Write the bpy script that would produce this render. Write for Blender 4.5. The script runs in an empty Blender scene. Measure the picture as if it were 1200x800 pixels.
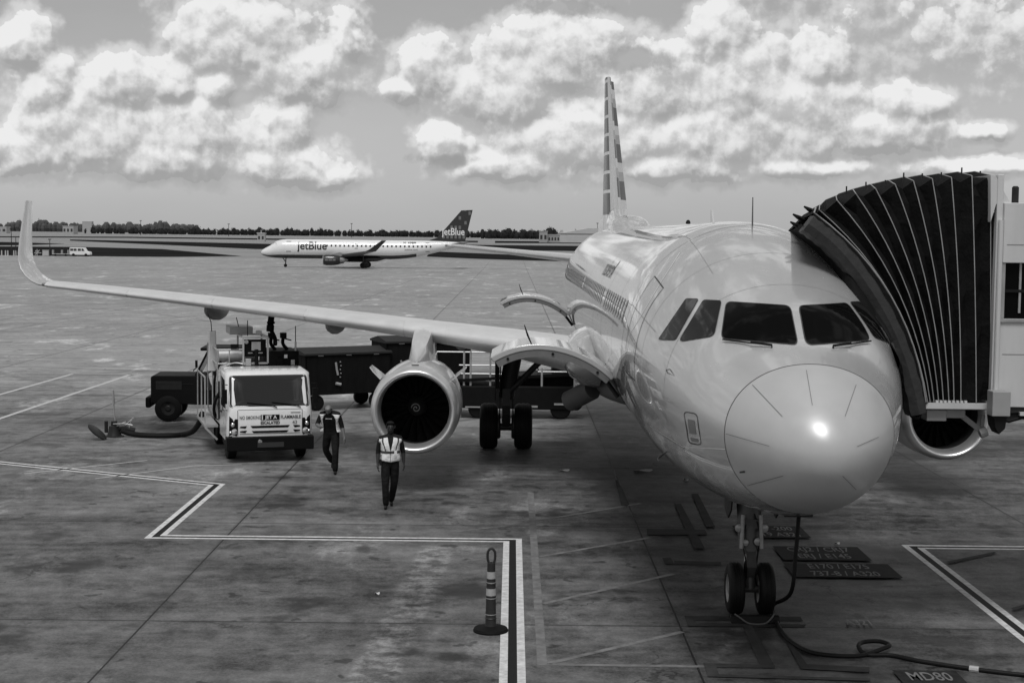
import bpy, bmesh, math, random
import numpy as np
from mathutils import Vector, Matrix
from mathutils.bvhtree import BVHTree
random.seed(7)
R = math.radians
sc = bpy.context.scene
col = sc.collection

# ------------------------------------------------------------------ camera
FPX, CH, PITCH, ROLL = 1757.15, 5.623, R(4.108), R(0.602)
cam = bpy.data.cameras.new('camera'); camo = bpy.data.objects.new('camera', cam); col.objects.link(camo)
cam.sensor_width = 36; cam.lens = FPX / 1200 * 36
cam.clip_start = 0.2; cam.clip_end = 20000
camo.matrix_world = Matrix.Translation((0, 0, CH)) @ Matrix.Rotation(math.pi/2 - PITCH, 4, 'X') @ Matrix.Rotation(ROLL, 4, 'Z')
sc.camera = camo

# ------------------------------------------------------------------ light and sky
SUN_EL, SUN_AZ = 63.0, -174.0          # azimuth clockwise from +Y (the view direction)
sun = bpy.data.lights.new('sun', 'SUN'); suno = bpy.data.objects.new('sun', sun); col.objects.link(suno)
sun.energy = 1.6; sun.angle = R(24); sun.color = (1, 1, 1)
sd = Vector((math.sin(R(SUN_AZ))*math.cos(R(SUN_EL)), math.cos(R(SUN_AZ))*math.cos(R(SUN_EL)), math.sin(R(SUN_EL))))
suno.rotation_euler = sd.to_track_quat('Z', 'Y').to_euler()
sc.view_settings.view_transform = 'Standard'; sc.view_settings.look = 'None'
sc.view_settings.exposure = 0.28; sc.view_settings.gamma = 1; sc.view_settings.use_curve_mapping = False
SKY_STRENGTH = 0.12

world = bpy.data.worlds.new('World'); sc.world = world; world.use_nodes = True
world.cycles.sampling_method = 'MANUAL'; world.cycles.sample_map_resolution = 512

class NT:
    """tiny helper to write node maths"""
    def __init__(s, tree): s.t = tree; s.n = tree.nodes; s.l = tree.links
    def new(s, typ, **kw):
        n = s.n.new(typ)
        for k, v in kw.items(): setattr(n, k, v)
        return n
    def put(s, v, sock):
        if isinstance(v, bpy.types.NodeSocket): s.l.new(v, sock)
        elif v is not None: sock.default_value = v
    def m(s, op, a, b=None, c=None, clamp=False):
        n = s.new('ShaderNodeMath', operation=op); n.use_clamp = clamp
        s.put(a, n.inputs[0]); s.put(b, n.inputs[1]); s.put(c, n.inputs[2]); return n.outputs[0]
    def v(s, op, a, b=None, c=None, out=0):
        n = s.new('ShaderNodeVectorMath', operation=op)
        s.put(a, n.inputs[0]); s.put(b, n.inputs[1])
        if c is not None: s.put(c, n.inputs[2])
        return n.outputs[out]
    def length(s, a):
        n = s.new('ShaderNodeVectorMath', operation='LENGTH'); s.put(a, n.inputs[0]); return n.outputs['Value']
    def noise(s, vec, scale, detail=4, rough=.5, out='Fac', dist=0, lac=2.0, dim='3D'):
        n = s.new('ShaderNodeTexNoise', noise_dimensions=dim); s.put(vec, n.inputs['Vector'])
        n.inputs['Scale'].default_value = scale; n.inputs['Detail'].default_value = detail
        n.inputs['Roughness'].default_value = rough; n.inputs['Distortion'].default_value = dist
        n.inputs['Lacunarity'].default_value = lac
        return n.outputs[out]
    def sstep(s, x, a, b, lo=0., hi=1.):
        n = s.new('ShaderNodeMapRange', interpolation_type='SMOOTHSTEP'); s.put(x, n.inputs['Value'])
        s.put(a, n.inputs['From Min']); s.put(b, n.inputs['From Max']); s.put(lo, n.inputs['To Min']); s.put(hi, n.inputs['To Max'])
        return n.outputs[0]
    def lin(s, x, a, b, lo=0., hi=1.):
        n = s.new('ShaderNodeMapRange'); s.put(x, n.inputs['Value'])
        s.put(a, n.inputs['From Min']); s.put(b, n.inputs['From Max']); s.put(lo, n.inputs['To Min']); s.put(hi, n.inputs['To Max'])
        return n.outputs[0]
    def mixf(s, f, a, b):
        n = s.new('ShaderNodeMix', data_type='FLOAT'); s.put(f, n.inputs[0]); s.put(a, n.inputs[2]); s.put(b, n.inputs[3]); return n.outputs[0]
    def xyz(s, v):
        n = s.new('ShaderNodeSeparateXYZ'); s.put(v, n.inputs[0]); return n.outputs
    def comb(s, x, y, z=0.):
        n = s.new('ShaderNodeCombineXYZ'); s.put(x, n.inputs[0]); s.put(y, n.inputs[1]); s.put(z, n.inputs[2]); return n.outputs[0]

# cumulus banks: azimuth, elevation (degrees), half width, half height, weight
PXD = 30.67
def cl(px, py, rx, ry=None, w=1.0): return ((px-600)/PXD, (262-py)/PXD, rx/PXD, (ry or rx)/PXD, w)
BANKS = [cl(50,62,40,40), cl(75,105,38,45), cl(150,100,50,42), cl(205,95,40,38), cl(120,150,95,55,1.1), cl(235,150,75,48,1.05), cl(40,175,70,32), cl(200,180,120,30,.95),
         cl(330,150,44,46), cl(335,185,80,34,1.05), cl(385,198,44,20,.9),
         cl(290,40,95,58,1.05), cl(355,80,80,42,1.05), cl(408,38,24,38,.9), cl(260,100,26,34,.8),
         cl(470,95,26,20,.8), cl(500,75,44,40), cl(580,95,85,55,1.1), cl(650,55,90,55,1.1), cl(760,90,90,60,1.1), cl(700,150,150,50,1.0), cl(820,150,95,45,1.05),
         cl(520,160,40,28,.9), cl(590,182,85,24,1.0), cl(865,90,70,70,1.15), cl(930,125,90,66,1.15), cl(842,25,46,55,1.0), cl(950,62,40,45,.9), cl(1020,140,90,34,1.05),
         cl(1050,112,50,26,.95), cl(1130,144,32,12,.75), cl(790,180,110,24,1.0), cl(940,182,80,18,.9), cl(1150,182,110,12,.7), cl(1130,30,150,45,.36)]

def density_group():
    g = bpy.data.node_groups.new('cloud_density', 'ShaderNodeTree')
    g.interface.new_socket('Vector', in_out='INPUT', socket_type='NodeSocketVector')
    g.interface.new_socket('Density', in_out='OUTPUT', socket_type='NodeSocketFloat')
    g.interface.new_socket('Field', in_out='OUTPUT', socket_type='NodeSocketFloat')
    k = NT(g); gi = k.new('NodeGroupInput'); go = k.new('NodeGroupOutput')
    uv = gi.outputs[0]
    w1 = k.v('SUBTRACT', k.noise(uv, .7, 3, .55, 'Color', dim='2D'), (.5, .5, .5))
    p = k.v('MULTIPLY_ADD', w1, (.9, .7, 0), uv)
    f = None
    for (a, e, rx, ry, w) in BANKS:
        q = k.v('MULTIPLY_ADD', p, (1/rx, 1/ry, 0), (-a/rx, -e/ry, 0))
        d = k.m('MULTIPLY_ADD', k.length(q), -w, w)
        f = d if f is None else k.m('SMOOTH_MAX', f, d, .25)
    w2 = k.v('SUBTRACT', k.noise(uv, 1.6, 3, .6, 'Color', dim='2D'), (.5, .5, .5))
    pv = k.v('MULTIPLY_ADD', w2, (.35, .35, 0), uv)
    vo = k.new('ShaderNodeTexVoronoi', feature='SMOOTH_F1', voronoi_dimensions='2D'); vo.inputs['Scale'].default_value = .68
    vo.inputs['Smoothness'].default_value = .25; vo.inputs['Detail'].default_value = 3; vo.inputs['Roughness'].default_value = .46; vo.inputs['Lacunarity'].default_value = 2.3
    k.put(pv, vo.inputs['Vector'])
    d = k.m('MULTIPLY_ADD', k.m('SUBTRACT', .40, vo.outputs['Distance']), PUFF, k.m('MULTIPLY', k.m('MINIMUM', f, .55), 1.7))
    n1 = k.m('SUBTRACT', k.noise(uv, 1.3, 6, .62, dim='2D'), .5)
    d = k.m('MULTIPLY_ADD', n1, FRAY, d)
    k.l.new(d, go.inputs[0]); k.l.new(f, go.inputs[1])
    return g
PUFF, FRAY = .72, .36

def build_sky():
    k = NT(world.node_tree); k.n.clear()
    out = k.new('ShaderNodeOutputWorld'); bg = k.new('ShaderNodeBackground')
    bg.inputs['Strength'].default_value = SKY_STRENGTH
    sky = k.new('ShaderNodeTexSky', sky_type='NISHITA'); sky.sun_disc = False
    sky.sun_elevation = R(SUN_EL); sky.sun_rotation = R(SUN_AZ); sky.air_density = 1.2; sky.dust_density = 2.5; sky.altitude = 50
    bw = k.new('ShaderNodeRGBToBW'); k.l.new(sky.outputs[0], bw.inputs[0])
    tc = k.new('ShaderNodeTexCoord'); d = tc.outputs['Generated']
    x, y, z = k.xyz(d)
    az = k.m('MULTIPLY', k.m('ARCTAN2', x, y), 57.2958)
    el = k.m('MULTIPLY', k.m('ARCSINE', z), 57.2958)
    uv = k.comb(az, el)
    g = density_group()
    def dens(v):
        n = k.new('ShaderNodeGroup'); n.node_tree = g; k.l.new(v, n.inputs[0]); return n.outputs
    d0, f0 = dens(uv)
    d1, f1 = dens(k.v('ADD', uv, (-.14, .34, 0)))
    # clouds over the rest of the sky
    flat = k.v('DIVIDE', d, k.comb(k.m('ADD', z, .25), k.m('ADD', z, .25), 1.0))
    n2 = k.noise(flat, 4.2, 5, .58); n3 = k.noise(k.v('ADD', flat, (-.03, -.05, .0)), 4.2, 4, .58)
    away = k.m('MAXIMUM', k.sstep(el, 9.5, 17), k.sstep(k.m('ABSOLUTE', az), 21, 32))
    a0 = k.m('MAXIMUM', k.m('MULTIPLY', k.sstep(d0, -.80, -.12), .60), k.sstep(d0, CLO, CHI))
    a0 = k.m('MULTIPLY', a0, k.m('SUBTRACT', 1., away))
    ag = k.m('MULTIPLY', k.sstep(n2, .47, .60), away)
    fine_ = k.sstep(k.m('SUBTRACT', d0, d1), -.38, .42); coarse = k.sstep(k.m('SUBTRACT', f0, f1), -.55, .45)
    sh0 = k.m('ADD', k.m('MULTIPLY_ADD', fine_, .72, -.10), k.m('MULTIPLY', coarse, .48), clamp=True)
    shg = k.sstep(k.m('SUBTRACT', n2, n3), -.06, .08)
    lum0 = k.mixf(sh0, LUM_LO, LUM_HI); lumg = k.mixf(shg, LUM_LO, LUM_HI*.93)
    # flat-bottomed shaded clouds in front of the bright banks
    dk = None
    for (a, e, rx, ry, w) in [cl(738, 62, 62, 20), cl(660, 2, 70, 14), cl(520, 178, 50, 10, .8)]:
        q = k.v('MULTIPLY_ADD', uv, (1/rx, 1/ry, 0), (-a/rx, -e/ry, 0))
        e_ = k.m('MULTIPLY_ADD', k.length(q), -w, w); dk = e_ if dk is None else k.m('MAXIMUM', dk, e_)
    dk = k.sstep(k.m('MULTIPLY_ADD', k.m('SUBTRACT', k.noise(uv, 1.1, 5, .6, dim='2D'), .5), 1.3, dk), .0, .55)
    # thin high veil
    veil = k.m('MULTIPLY', k.noise(k.v('MULTIPLY', uv, (.05, .16, 0)), 1.0, 6, .6), VEIL)
    elc = k.m('MAXIMUM', el, 0.)
    base = k.m('MULTIPLY', k.mixf(k.sstep(elc, 0, 9), BASE_HOR, BASE_TOP), k.m('MULTIPLY_ADD', bw.outputs[0], SKY_K, SKY_C))
    base = k.m('MULTIPLY', k.m('ADD', base, veil), k.sstep(el, 12, 50, 1.0, .62))
    c = k.mixf(a0, base, lum0); c = k.mixf(ag, c, lumg); c = k.mixf(k.m('MULTIPLY', dk, .8), c, LUM_LO*.9)
    k.l.new(c, bg.inputs['Color']); k.l.new(bg.outputs[0], out.inputs[0])
CLO, CHI = -.18, .02
LUM_LO, LUM_HI, VEIL, BASE_HOR, BASE_TOP, SKY_K, SKY_C = 2.5, 5.8, .8, 1.22, .78, .30, 1.75
build_sky()

# ------------------------------------------------------------------ helpers
cp_, sp_, cr_, sr_ = math.cos(PITCH), math.sin(PITCH), math.cos(ROLL), math.sin(ROLL)
def ray(px, py):
    u, w = px-600, py-400
    a = (u*cr_+w*sr_)/FPX; v = -(-u*sr_+w*cr_)/FPX
    return Vector((a, cp_+v*sp_, -sp_+v*cp_))
def at(px, py, Y):
    r = ray(px, py); return r*(Y/r.y) + Vector((0, 0, CH))
def gp(px, py, z=0.):
    r = ray(px, py); p = r*((z-CH)/r.z) + Vector((0, 0, CH)); return p
def gz(Y): return -0.7*min(1, max(0, (Y-70)/196.))

MATS = {}
def M(name, base=.5, rough=.5, metal=0., coat=0., var=0., scale=3., bump=0., bscale=None, spec=.5, stretch=None, streak=0., crough=.05, bdist=.02):
    if name in MATS: return MATS[name]
    m = bpy.data.materials.new(name); m.use_nodes = True; MATS[name] = m
    k = NT(m.node_tree); b = k.n['Principled BSDF']
    b.inputs['Base Color'].default_value = (base, base, base, 1); b.inputs['Roughness'].default_value = rough
    b.inputs['Metallic'].default_value = metal; b.inputs['Coat Weight'].default_value = coat
    b.inputs['Coat Roughness'].default_value = crough
    b.inputs['Specular IOR Level'].default_value = spec
    if var or bump:
        tc = k.new('ShaderNodeTexCoord'); vec = tc.outputs['Object']
        if stretch: vec = k.v('MULTIPLY', vec, stretch)
        n = k.noise(vec, scale, 6, .6)
        if var:
            c = k.m('MULTIPLY_ADD', k.m('SUBTRACT', n, .5), 2*var*base, base, clamp=True)
            k.l.new(c, b.inputs['Base Color'])
            k.l.new(k.m('MULTIPLY_ADD', k.m('SUBTRACT', n, .5), .25, rough, clamp=True), b.inputs['Roughness'])
        if bump:
            bn = k.new('ShaderNodeBump'); bn.inputs['Strength'].default_value = bump; bn.inputs['Distance'].default_value = bdist
            k.l.new(k.noise(vec, bscale or scale*4, 4, .6), bn.inputs['Height']); k.l.new(bn.outputs[0], b.inputs['Normal'])
    return m

class MB:
    def __init__(s): s.v = []; s.f = []; s.mi = []
    def add(s, vs, fs, mi=0):
        o = len(s.v); s.v += [tuple(p) for p in vs]; s.f += [tuple(i+o for i in f) for f in fs]; s.mi += [mi]*len(fs); return s
    def box(s, x0, x1, y0, y1, z0, z1, mi=0, mat=None):
        vs = [Vector(p) for p in ((x0,y0,z0),(x1,y0,z0),(x1,y1,z0),(x0,y1,z0),(x0,y0,z1),(x1,y0,z1),(x1,y1,z1),(x0,y1,z1))]
        if mat is not None: vs = [mat @ p for p in vs]
        return s.add(vs, [(0,3,2,1),(4,5,6,7),(0,1,5,4),(1,2,6,5),(2,3,7,6),(3,0,4,7)], mi)
    def beam(s, p, q, w, h=None, mi=0):
        p, q = Vector(p), Vector(q); h = h or w; d = (q-p); L = d.length
        return s.box(-w/2, w/2, -h/2, h/2, 0, L, mi, Matrix.Translation(p) @ d.to_track_quat('Z', 'X').to_matrix().to_4x4())
    def loft(s, rings, mi=0, closed=True, caps=True):
        n = len(rings[0]); vs = [p for r in rings for p in r]; fs = []
        for i in range(len(rings)-1):
            for j in range(n if closed else n-1):
                a, b = i*n+j, i*n+(j+1) % n
                fs.append((a, b, b+n, a+n))
        if caps and closed:
            fs.append(tuple(range(n-1, -1, -1))); fs.append(tuple(range((len(rings)-1)*n, len(rings)*n)))
        return s.add(vs, fs, mi)
    def tube(s, pts, r, n=8, mi=0, caps=True):
        pts = [Vector(p) for p in pts]; rs = r if isinstance(r, (list, tuple)) else [r]*len(pts); rings = []
        t0 = (pts[1]-pts[0]).normalized(); up = Vector((0,0,1)) if abs(t0.z) < .9 else Vector((1,0,0))
        nn = t0.cross(up).normalized()
        for i, p in enumerate(pts):
            t = ((pts[min(i+1, len(pts)-1)] - pts[max(i-1, 0)])).normalized()
            nn = (nn - t*nn.dot(t)).normalized(); b = t.cross(nn)
            rings.append([p + (nn*math.cos(2*math.pi*j/n) + b*math.sin(2*math.pi*j/n))*rs[i] for j in range(n)])
        return s.loft(rings, mi, True, caps)
    def lathe(s, prof, c=(0,0,0), axis='y', n=32, mi=0, caps=False):
        c = Vector(c); rings = []
        for (h, r) in prof:
            ring = []
            for j in range(n):
                a = 2*math.pi*j/n; u, w = r*math.cos(a), r*math.sin(a)
                ring.append(c + Vector({'x': (h,u,w), 'y': (u,h,w), 'z': (u,w,h)}[axis]))
            rings.append(ring)
        return s.loft(rings, mi, True, caps)
    def prism(s, poly, axis, lo, hi, mi=0):
        def P(a, b, h): return {'x': (h,a,b), 'y': (a,h,b), 'z': (a,b,h)}[axis]
        n = len(poly); vs = [P(a,b,lo) for a,b in poly] + [P(a,b,hi) for a,b in poly]
        fs = [tuple(range(n-1,-1,-1)), tuple(range(n,2*n))] + [(i,(i+1)%n,(i+1)%n+n,i+n) for i in range(n)]
        return s.add(vs, fs, mi)
    def build(s, name, mats, parent=None, smooth=35, bevel=0, seg=2, label=None):
        me = bpy.data.meshes.new(name); me.from_pydata(s.v, [], s.f)
        mats = mats if isinstance(mats, (list, tuple)) else [mats]
        for m in mats: me.materials.append(m)
        if len(mats) > 1: me.polygons.foreach_set('material_index', s.mi)
        bm = bmesh.new(); bm.from_mesh(me); bmesh.ops.recalc_face_normals(bm, faces=bm.faces); bm.to_mesh(me); bm.free()
        if smooth:
            me.shade_smooth(); me.set_sharp_from_angle(angle=R(smooth))
        o = bpy.data.objects.new(name, me); col.objects.link(o)
        if parent is not None: o.parent = parent
        if bevel:
            b = o.modifiers.new('bevel', 'BEVEL'); b.width = bevel; b.segments = seg; b.limit_method = 'ANGLE'; b.angle_limit = R(40); b.harden_normals = True
        if label: o['label'] = label
        return o

def thing(name, label, cat, loc=(0,0,0), rz=0., group=None):
    o = bpy.data.objects.new(name, None); col.objects.link(o); o.location = loc; o.rotation_euler = (0,0,rz)
    o.empty_display_size = .3
    o['label'] = label; o['category'] = cat
    if group: o['group'] = group
    return o
def tag(o, label, cat, group=None):
    o['label'] = label; o['category'] = cat
    if group: o['group'] = group
    return o
def struct(o, kind='structure'): o['kind'] = kind; return o
def copy_tree(o, parent=None):
    c = o.copy(); col.objects.link(c); c.parent = parent
    for ch in list(o.children): copy_tree(ch, c)
    return c

def text_verts(s, size, spacing=1., bold=0., cuts=0):
    cu = bpy.data.curves.new('t', 'FONT'); cu.body = s; cu.size = size; cu.align_x = 'CENTER'; cu.align_y = 'CENTER'; cu.space_character = spacing; cu.offset = bold
    cu.resolution_u = 3
    o = bpy.data.objects.new('t', cu); col.objects.link(o); dg = bpy.context.evaluated_depsgraph_get()
    me = bpy.data.meshes.new_from_object(o.evaluated_get(dg))
    if cuts:
        bm = bmesh.new(); bm.from_mesh(me)
        for i in range(cuts): bmesh.ops.bisect_plane(bm, geom=bm.verts[:]+bm.edges[:]+bm.faces[:], plane_co=(0, size*(-.55+1.1*(i+.5)/cuts), 0), plane_no=(0,1,0))
        bm.to_mesh(me); bm.free()
    vs = [v.co.copy() for v in me.vertices]; fs = [tuple(p.vertices) for p in me.polygons]
    bpy.data.objects.remove(o); bpy.data.curves.remove(cu); bpy.data.meshes.remove(me); return vs, fs
def text(s, size, origin, xd, ud, mat, name='lettering', parent=None, spacing=1., bold=0., xs=1., ):
    vs, fs = text_verts(s, size, spacing, bold); o, xd, ud = Vector(origin), Vector(xd).normalized(), Vector(ud).normalized()
    return MB().add([o + xd*v.x*xs + ud*v.y for v in vs], fs).build(name, mat, parent, smooth=0)

def bez(pts, n=24):
    """smooth curve through points (Catmull-Rom)"""
    P = [Vector(p) for p in pts]; P = [P[0]*2-P[1]] + P + [P[-1]*2-P[-2]]; out = []
    m = len(P)-3
    for i in range(m):
        for j in range(n//m + 1):
            t = j/(n//m+1); a, b, c, d = P[i:i+4]
            out.append(.5*((2*b) + (c-a)*t + (2*a-5*b+4*c-d)*t*t + (3*b-a-3*c+d)*t**3))
    out.append(P[-2]); return out

# ------------------------------------------------------------------ ground
def concrete():
    m = bpy.data.materials.new('apron_concrete'); m.use_nodes = True; k = NT(m.node_tree); b = k.n['Principled BSDF']
    g = k.new('ShaderNodeNewGeometry'); P = g.outputs['Position']; x, y, z = k.xyz(P)
    p2 = k.comb(x, y)
    sx = k.m('DIVIDE', k.m('SUBTRACT', x, 2.47), 7.7); sy = k.m('DIVIDE', k.m('SUBTRACT', y, 21.3), 7.33)
    fx = k.m('FLOOR', sx); fy = k.m('FLOOR', sy)
    wn = k.new('ShaderNodeTexWhiteNoise', noise_dimensions='2D'); k.l.new(k.comb(fx, fy), wn.inputs['Vector']); slab = wn.outputs['Value']
    broad = k.noise(p2, .05, 4, .55, dim='2D'); mid = k.noise(p2, .32, 6, .62, dim='2D'); fine = k.noise(p2, 2.6, 8, .72, dim='2D'); grit = k.noise(p2, 22, 4, .75, dim='2D')
    wipe = k.noise(k.v('MULTIPLY', p2, (.22, 1.1, 1)), 1.0, 6, .65, dim='2D')
    v = k.m('MULTIPLY_ADD', k.m('SUBTRACT', slab, .5), .12, 1.0)
    for n, a in ((broad, .55), (mid, .95), (fine, 1.0), (grit, .65), (wipe, .95)):
        v = k.m('MULTIPLY_ADD', k.m('SUBTRACT', k.lin(n, .28, .72), .5), a, v)
    # gate slabs are darker; the open apron is paler
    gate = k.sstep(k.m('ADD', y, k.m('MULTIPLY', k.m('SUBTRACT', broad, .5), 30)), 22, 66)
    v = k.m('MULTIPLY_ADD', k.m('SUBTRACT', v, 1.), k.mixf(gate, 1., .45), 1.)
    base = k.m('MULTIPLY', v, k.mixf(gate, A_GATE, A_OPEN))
    # oil and fuel stains
    st = k.noise(k.v('ADD', p2, (13, 7, 0)), .55, 5, .6, dim='2D'); st = k.sstep(st, .56, .70)
    st = k.m('MULTIPLY', st, k.mixf(gate, .78, .15))
    base = k.m('MULTIPLY', base, k.m('SUBTRACT', 1., st))
    sp = k.noise(k.v('ADD', p2, (3, 91, 0)), 1.9, 3, .5, dim='2D'); sp = k.m('MULTIPLY', k.sstep(sp, .68, .74), k.mixf(gate, .6, .1))
    base = k.m('MULTIPLY', base, k.m('SUBTRACT', 1., sp))
    # scuffed pale patches
    pa = k.noise(k.v('ADD', k.v('MULTIPLY', p2, (.8, .35, 1)), (51, 23, 0)), .5, 7, .7, dim='2D'); pa = k.m('MULTIPLY', k.sstep(pa, .56, .70), .9)
    base = k.m('MULTIPLY', base, k.m('ADD', 1., pa))
    # ground-off old line west of the cone and oil soaked nose wheel lane
    dx = k.m('ABSOLUTE', k.m('ADD', k.m('MULTIPLY_ADD', y, -.055, x), 2.75)); gr = k.m('MULTIPLY', k.sstep(dx, .36, .24), k.m('MULTIPLY', k.sstep(y, 27.0, 26.0), k.sstep(fine, .38, .62)))
    base = k.m('MULTIPLY', base, k.m('MULTIPLY_ADD', gr, .75, 1.))
    lane = k.m('MULTIPLY', k.sstep(k.m('ABSOLUTE', k.m('SUBTRACT', x, 3.75)), 2.3, .9), k.sstep(y, 60, 30))
    base = k.m('MULTIPLY', base, k.m('SUBTRACT', 1., k.m('MULTIPLY', lane, k.m('MULTIPLY_ADD', mid, .5, .1))))
    # tyre sweeps
    def arc(cx, cy, r, w, a):
        d = k.length(k.v('SUBTRACT', p2, (cx, cy, 0))); e = k.m('ABSOLUTE', k.m('SUBTRACT', d, r))
        return k.m('MULTIPLY', k.sstep(e, w, w*.4), k.m('MULTIPLY', k.sstep(mid, .35, .6), a))
    for a in ((-30, 70, 38, .25, .35), (-30, 70, 39.9, .25, .3), (30, 95, 62, .3, .3), (-5, 120, 61, .35, .25), (-80, 60, 70, .4, .25), (25, 20, 17, .22, .3)):
        base = k.m('MULTIPLY', base, k.m('SUBTRACT', 1., arc(*a)))
    # joints between slabs
    def joint(s, w):
        f = k.m('ABSOLUTE', k.m('SUBTRACT', k.m('FRACT', k.m('ADD', s, .5)), .5)); return k.sstep(f, w, w*.35)
    j = k.m('MAXIMUM', joint(sx, .0028), joint(sy, .0028))
    base = k.m('MULTIPLY', base, k.m('SUBTRACT', 1., k.m('MULTIPLY', j, .92)))
    edge = k.m('MAXIMUM', joint(sx, .012), joint(sy, .012))
    base = k.m('MULTIPLY', base, k.m('SUBTRACT', 1., k.m('MULTIPLY', edge, .18)))
    # random cracks and drips
    vc = k.new('ShaderNodeTexVoronoi', feature='DISTANCE_TO_EDGE', voronoi_dimensions='2D'); vc.inputs['Scale'].default_value = .13
    k.put(k.v('MULTIPLY_ADD', k.v('SUBTRACT', k.noise(p2, 1.1, 4, .6, 'Color', dim='2D'), (.5, .5, .5)), (1.6, 1.6, 0), p2), vc.inputs['Vector'])
    crack = k.m('MULTIPLY', k.sstep(vc.outputs['Distance'], .006, .001), k.sstep(mid, .5, .62))
    base = k.m('MULTIPLY', base, k.m('SUBTRACT', 1., k.m('MULTIPLY', crack, .6)))
    vd = k.new('ShaderNodeTexVoronoi', voronoi_dimensions='2D'); vd.inputs['Scale'].default_value = 1.4; k.put(k.v('MULTIPLY_ADD', k.v('SUBTRACT', k.noise(p2, 5, 2, .5, 'Color', dim='2D'), (.5,.5,.5)), (.3,.3,0), p2), vd.inputs['Vector'])
    drip = k.m('MULTIPLY', k.sstep(vd.outputs['Distance'], .16, .05), k.m('GREATER_THAN', k.xyz(vd.outputs['Color'])[0], .86))
    base = k.m('MULTIPLY', base, k.m('SUBTRACT', 1., k.m('MULTIPLY', drip, .65)))
    k.l.new(k.m('MAXIMUM', base, .008), b.inputs['Base Color'])
    k.l.new(k.m('MULTIPLY_ADD', mid, .35, k.m('MULTIPLY_ADD', st, -.12, .36)), b.inputs['Roughness'])
    b.inputs['Specular IOR Level'].default_value = .28
    bn = k.new('ShaderNodeBump'); bn.inputs['Strength'].default_value = .35; bn.inputs['Distance'].default_value = .006
    k.l.new(k.m('ADD', k.m('MULTIPLY', grit, .6), k.m('ADD', fine, k.m('MULTIPLY', j, -2.))), bn.inputs['Height']); k.l.new(bn.outputs[0], b.inputs['Normal'])
    return m
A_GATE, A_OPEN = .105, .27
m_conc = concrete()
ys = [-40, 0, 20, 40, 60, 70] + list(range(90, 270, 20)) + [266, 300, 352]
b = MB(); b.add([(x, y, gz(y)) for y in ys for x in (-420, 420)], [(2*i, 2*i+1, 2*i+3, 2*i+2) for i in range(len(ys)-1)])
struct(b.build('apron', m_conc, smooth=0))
m_taxi = M('taxiway_concrete', .25, .7, var=.35, scale=.02, spec=.2)
struct(MB().add([(-6000, -400, -.78), (6000, -400, -.78), (6000, 12000, -.78), (-6000, 12000, -.78)], [(0,1,2,3)]).build('airfield_ground', m_taxi, smooth=0))
m_grass = M('airfield_grass', .020, .95, var=.6, scale=.03, spec=.0)
def ground_poly(name, px, z, m):
    ps = [gp(x, y, z) for x, y in px]
    return struct(MB().add(ps, [tuple(range(len(ps)))]).build(name, m, smooth=0))
G = -.74
for poly in ([(-60,288.2),(100,289.4),(190,291.8),(283,300),(200,300.9),(100,300.3),(-60,298.6)],
             [(-60,282.0),(30,284.2),(76,285.6),(30,287.3),(-60,287.5)],
             [(82,280.6),(200,283.2),(300,285.4),(345,286.5),(345,292.0),(300,291.8),(200,287.2),(82,282)],
             [(-60,276.6),(150,277.4),(330,279.6),(560,282.2),(560,284.0),(330,281.2),(150,278.8),(-60,277.8)],
             [(545,286.8),(665,288),(760,289),(760,296.5),(665,294),(560,292.6)],
             [(580,282.3),(760,283.6),(760,286),(580,284.6)],
             [(505,294.5),(600,298.4),(690,302),(690,307),(560,303.2),(500,300.5)],
             [(760,284),(1400,291),(1400,301),(760,290)], [(700,303),(1400,316),(1400,326),(700,309)]):
    ground_poly('grass', poly, G, m_grass)

# painted markings: sheets 4 mm above the slabs
m_white = M('white_road_paint', .60, .6, var=.7, scale=9)
m_black = M('black_road_paint', .012, .7, var=.5, scale=5, spec=.2)
m_faded = M('worn_white_paint', .16, .7, var=1.0, scale=5)
m_fadeb = M('worn_black_paint', .042, .7, var=1.0, scale=3, spec=.1)
def stripe(b, p, q, w, z, ext=0):
    p, q = Vector((*p, 0)), Vector((*q, 0)); d = (q-p).normalized(); n = Vector((-d.y, d.x, 0))*w/2; p -= d*ext; q += d*ext
    b.add([Vector((v.x, v.y, z)) for v in (p-n, q-n, q+n, p+n)], [(0,1,2,3)])
def offset_path(pts, o):
    out = []
    P = [Vector((*p, 0)) for p in pts]
    for i in range(len(P)):
        d1 = (P[i]-P[i-1]).normalized() if i else (P[1]-P[0]).normalized(); d2 = (P[i+1]-P[i]).normalized() if i < len(P)-1 else d1
        n1, n2 = Vector((-d1.y, d1.x, 0)), Vector((-d2.y, d2.x, 0)); bis = (n1+n2).normalized(); out.append(P[i] + bis*(o/max(.3, bis.dot(n1))))
    return out
def ribbon(pts, o0, o1, z):
    a, c = offset_path(pts, o0), offset_path(pts, o1); n = len(pts); b = MB()
    b.add([(p.x, p.y, z) for p in a+c], [(i, i+1, n+i+1, n+i) for i in range(n-1)]); return b
def safety_line(pts):
    w = .17
    struct(ribbon(pts, -w*.36, w*.36, .004).build('safety_line_black', m_black, smooth=0))
    struct(ribbon(pts, w*.36, w, .004).build('safety_line_white', m_white, smooth=0))
    struct(ribbon(pts, -w, -w*.36, .004).build('safety_line_white', m_white, smooth=0))
safety_line([(-16.5, 37.85), (-12.29, 35.78), (-6.52, 32.98), (-6.52, 27.25), (.05, 27.25), (.05, 10)])
safety_line([(14, 27.05), (7.36, 27.05), (7.36, 10)])
b = MB()
stripe(b, (.44, 32.4), (.44, 19.25), .13, .004)
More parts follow.
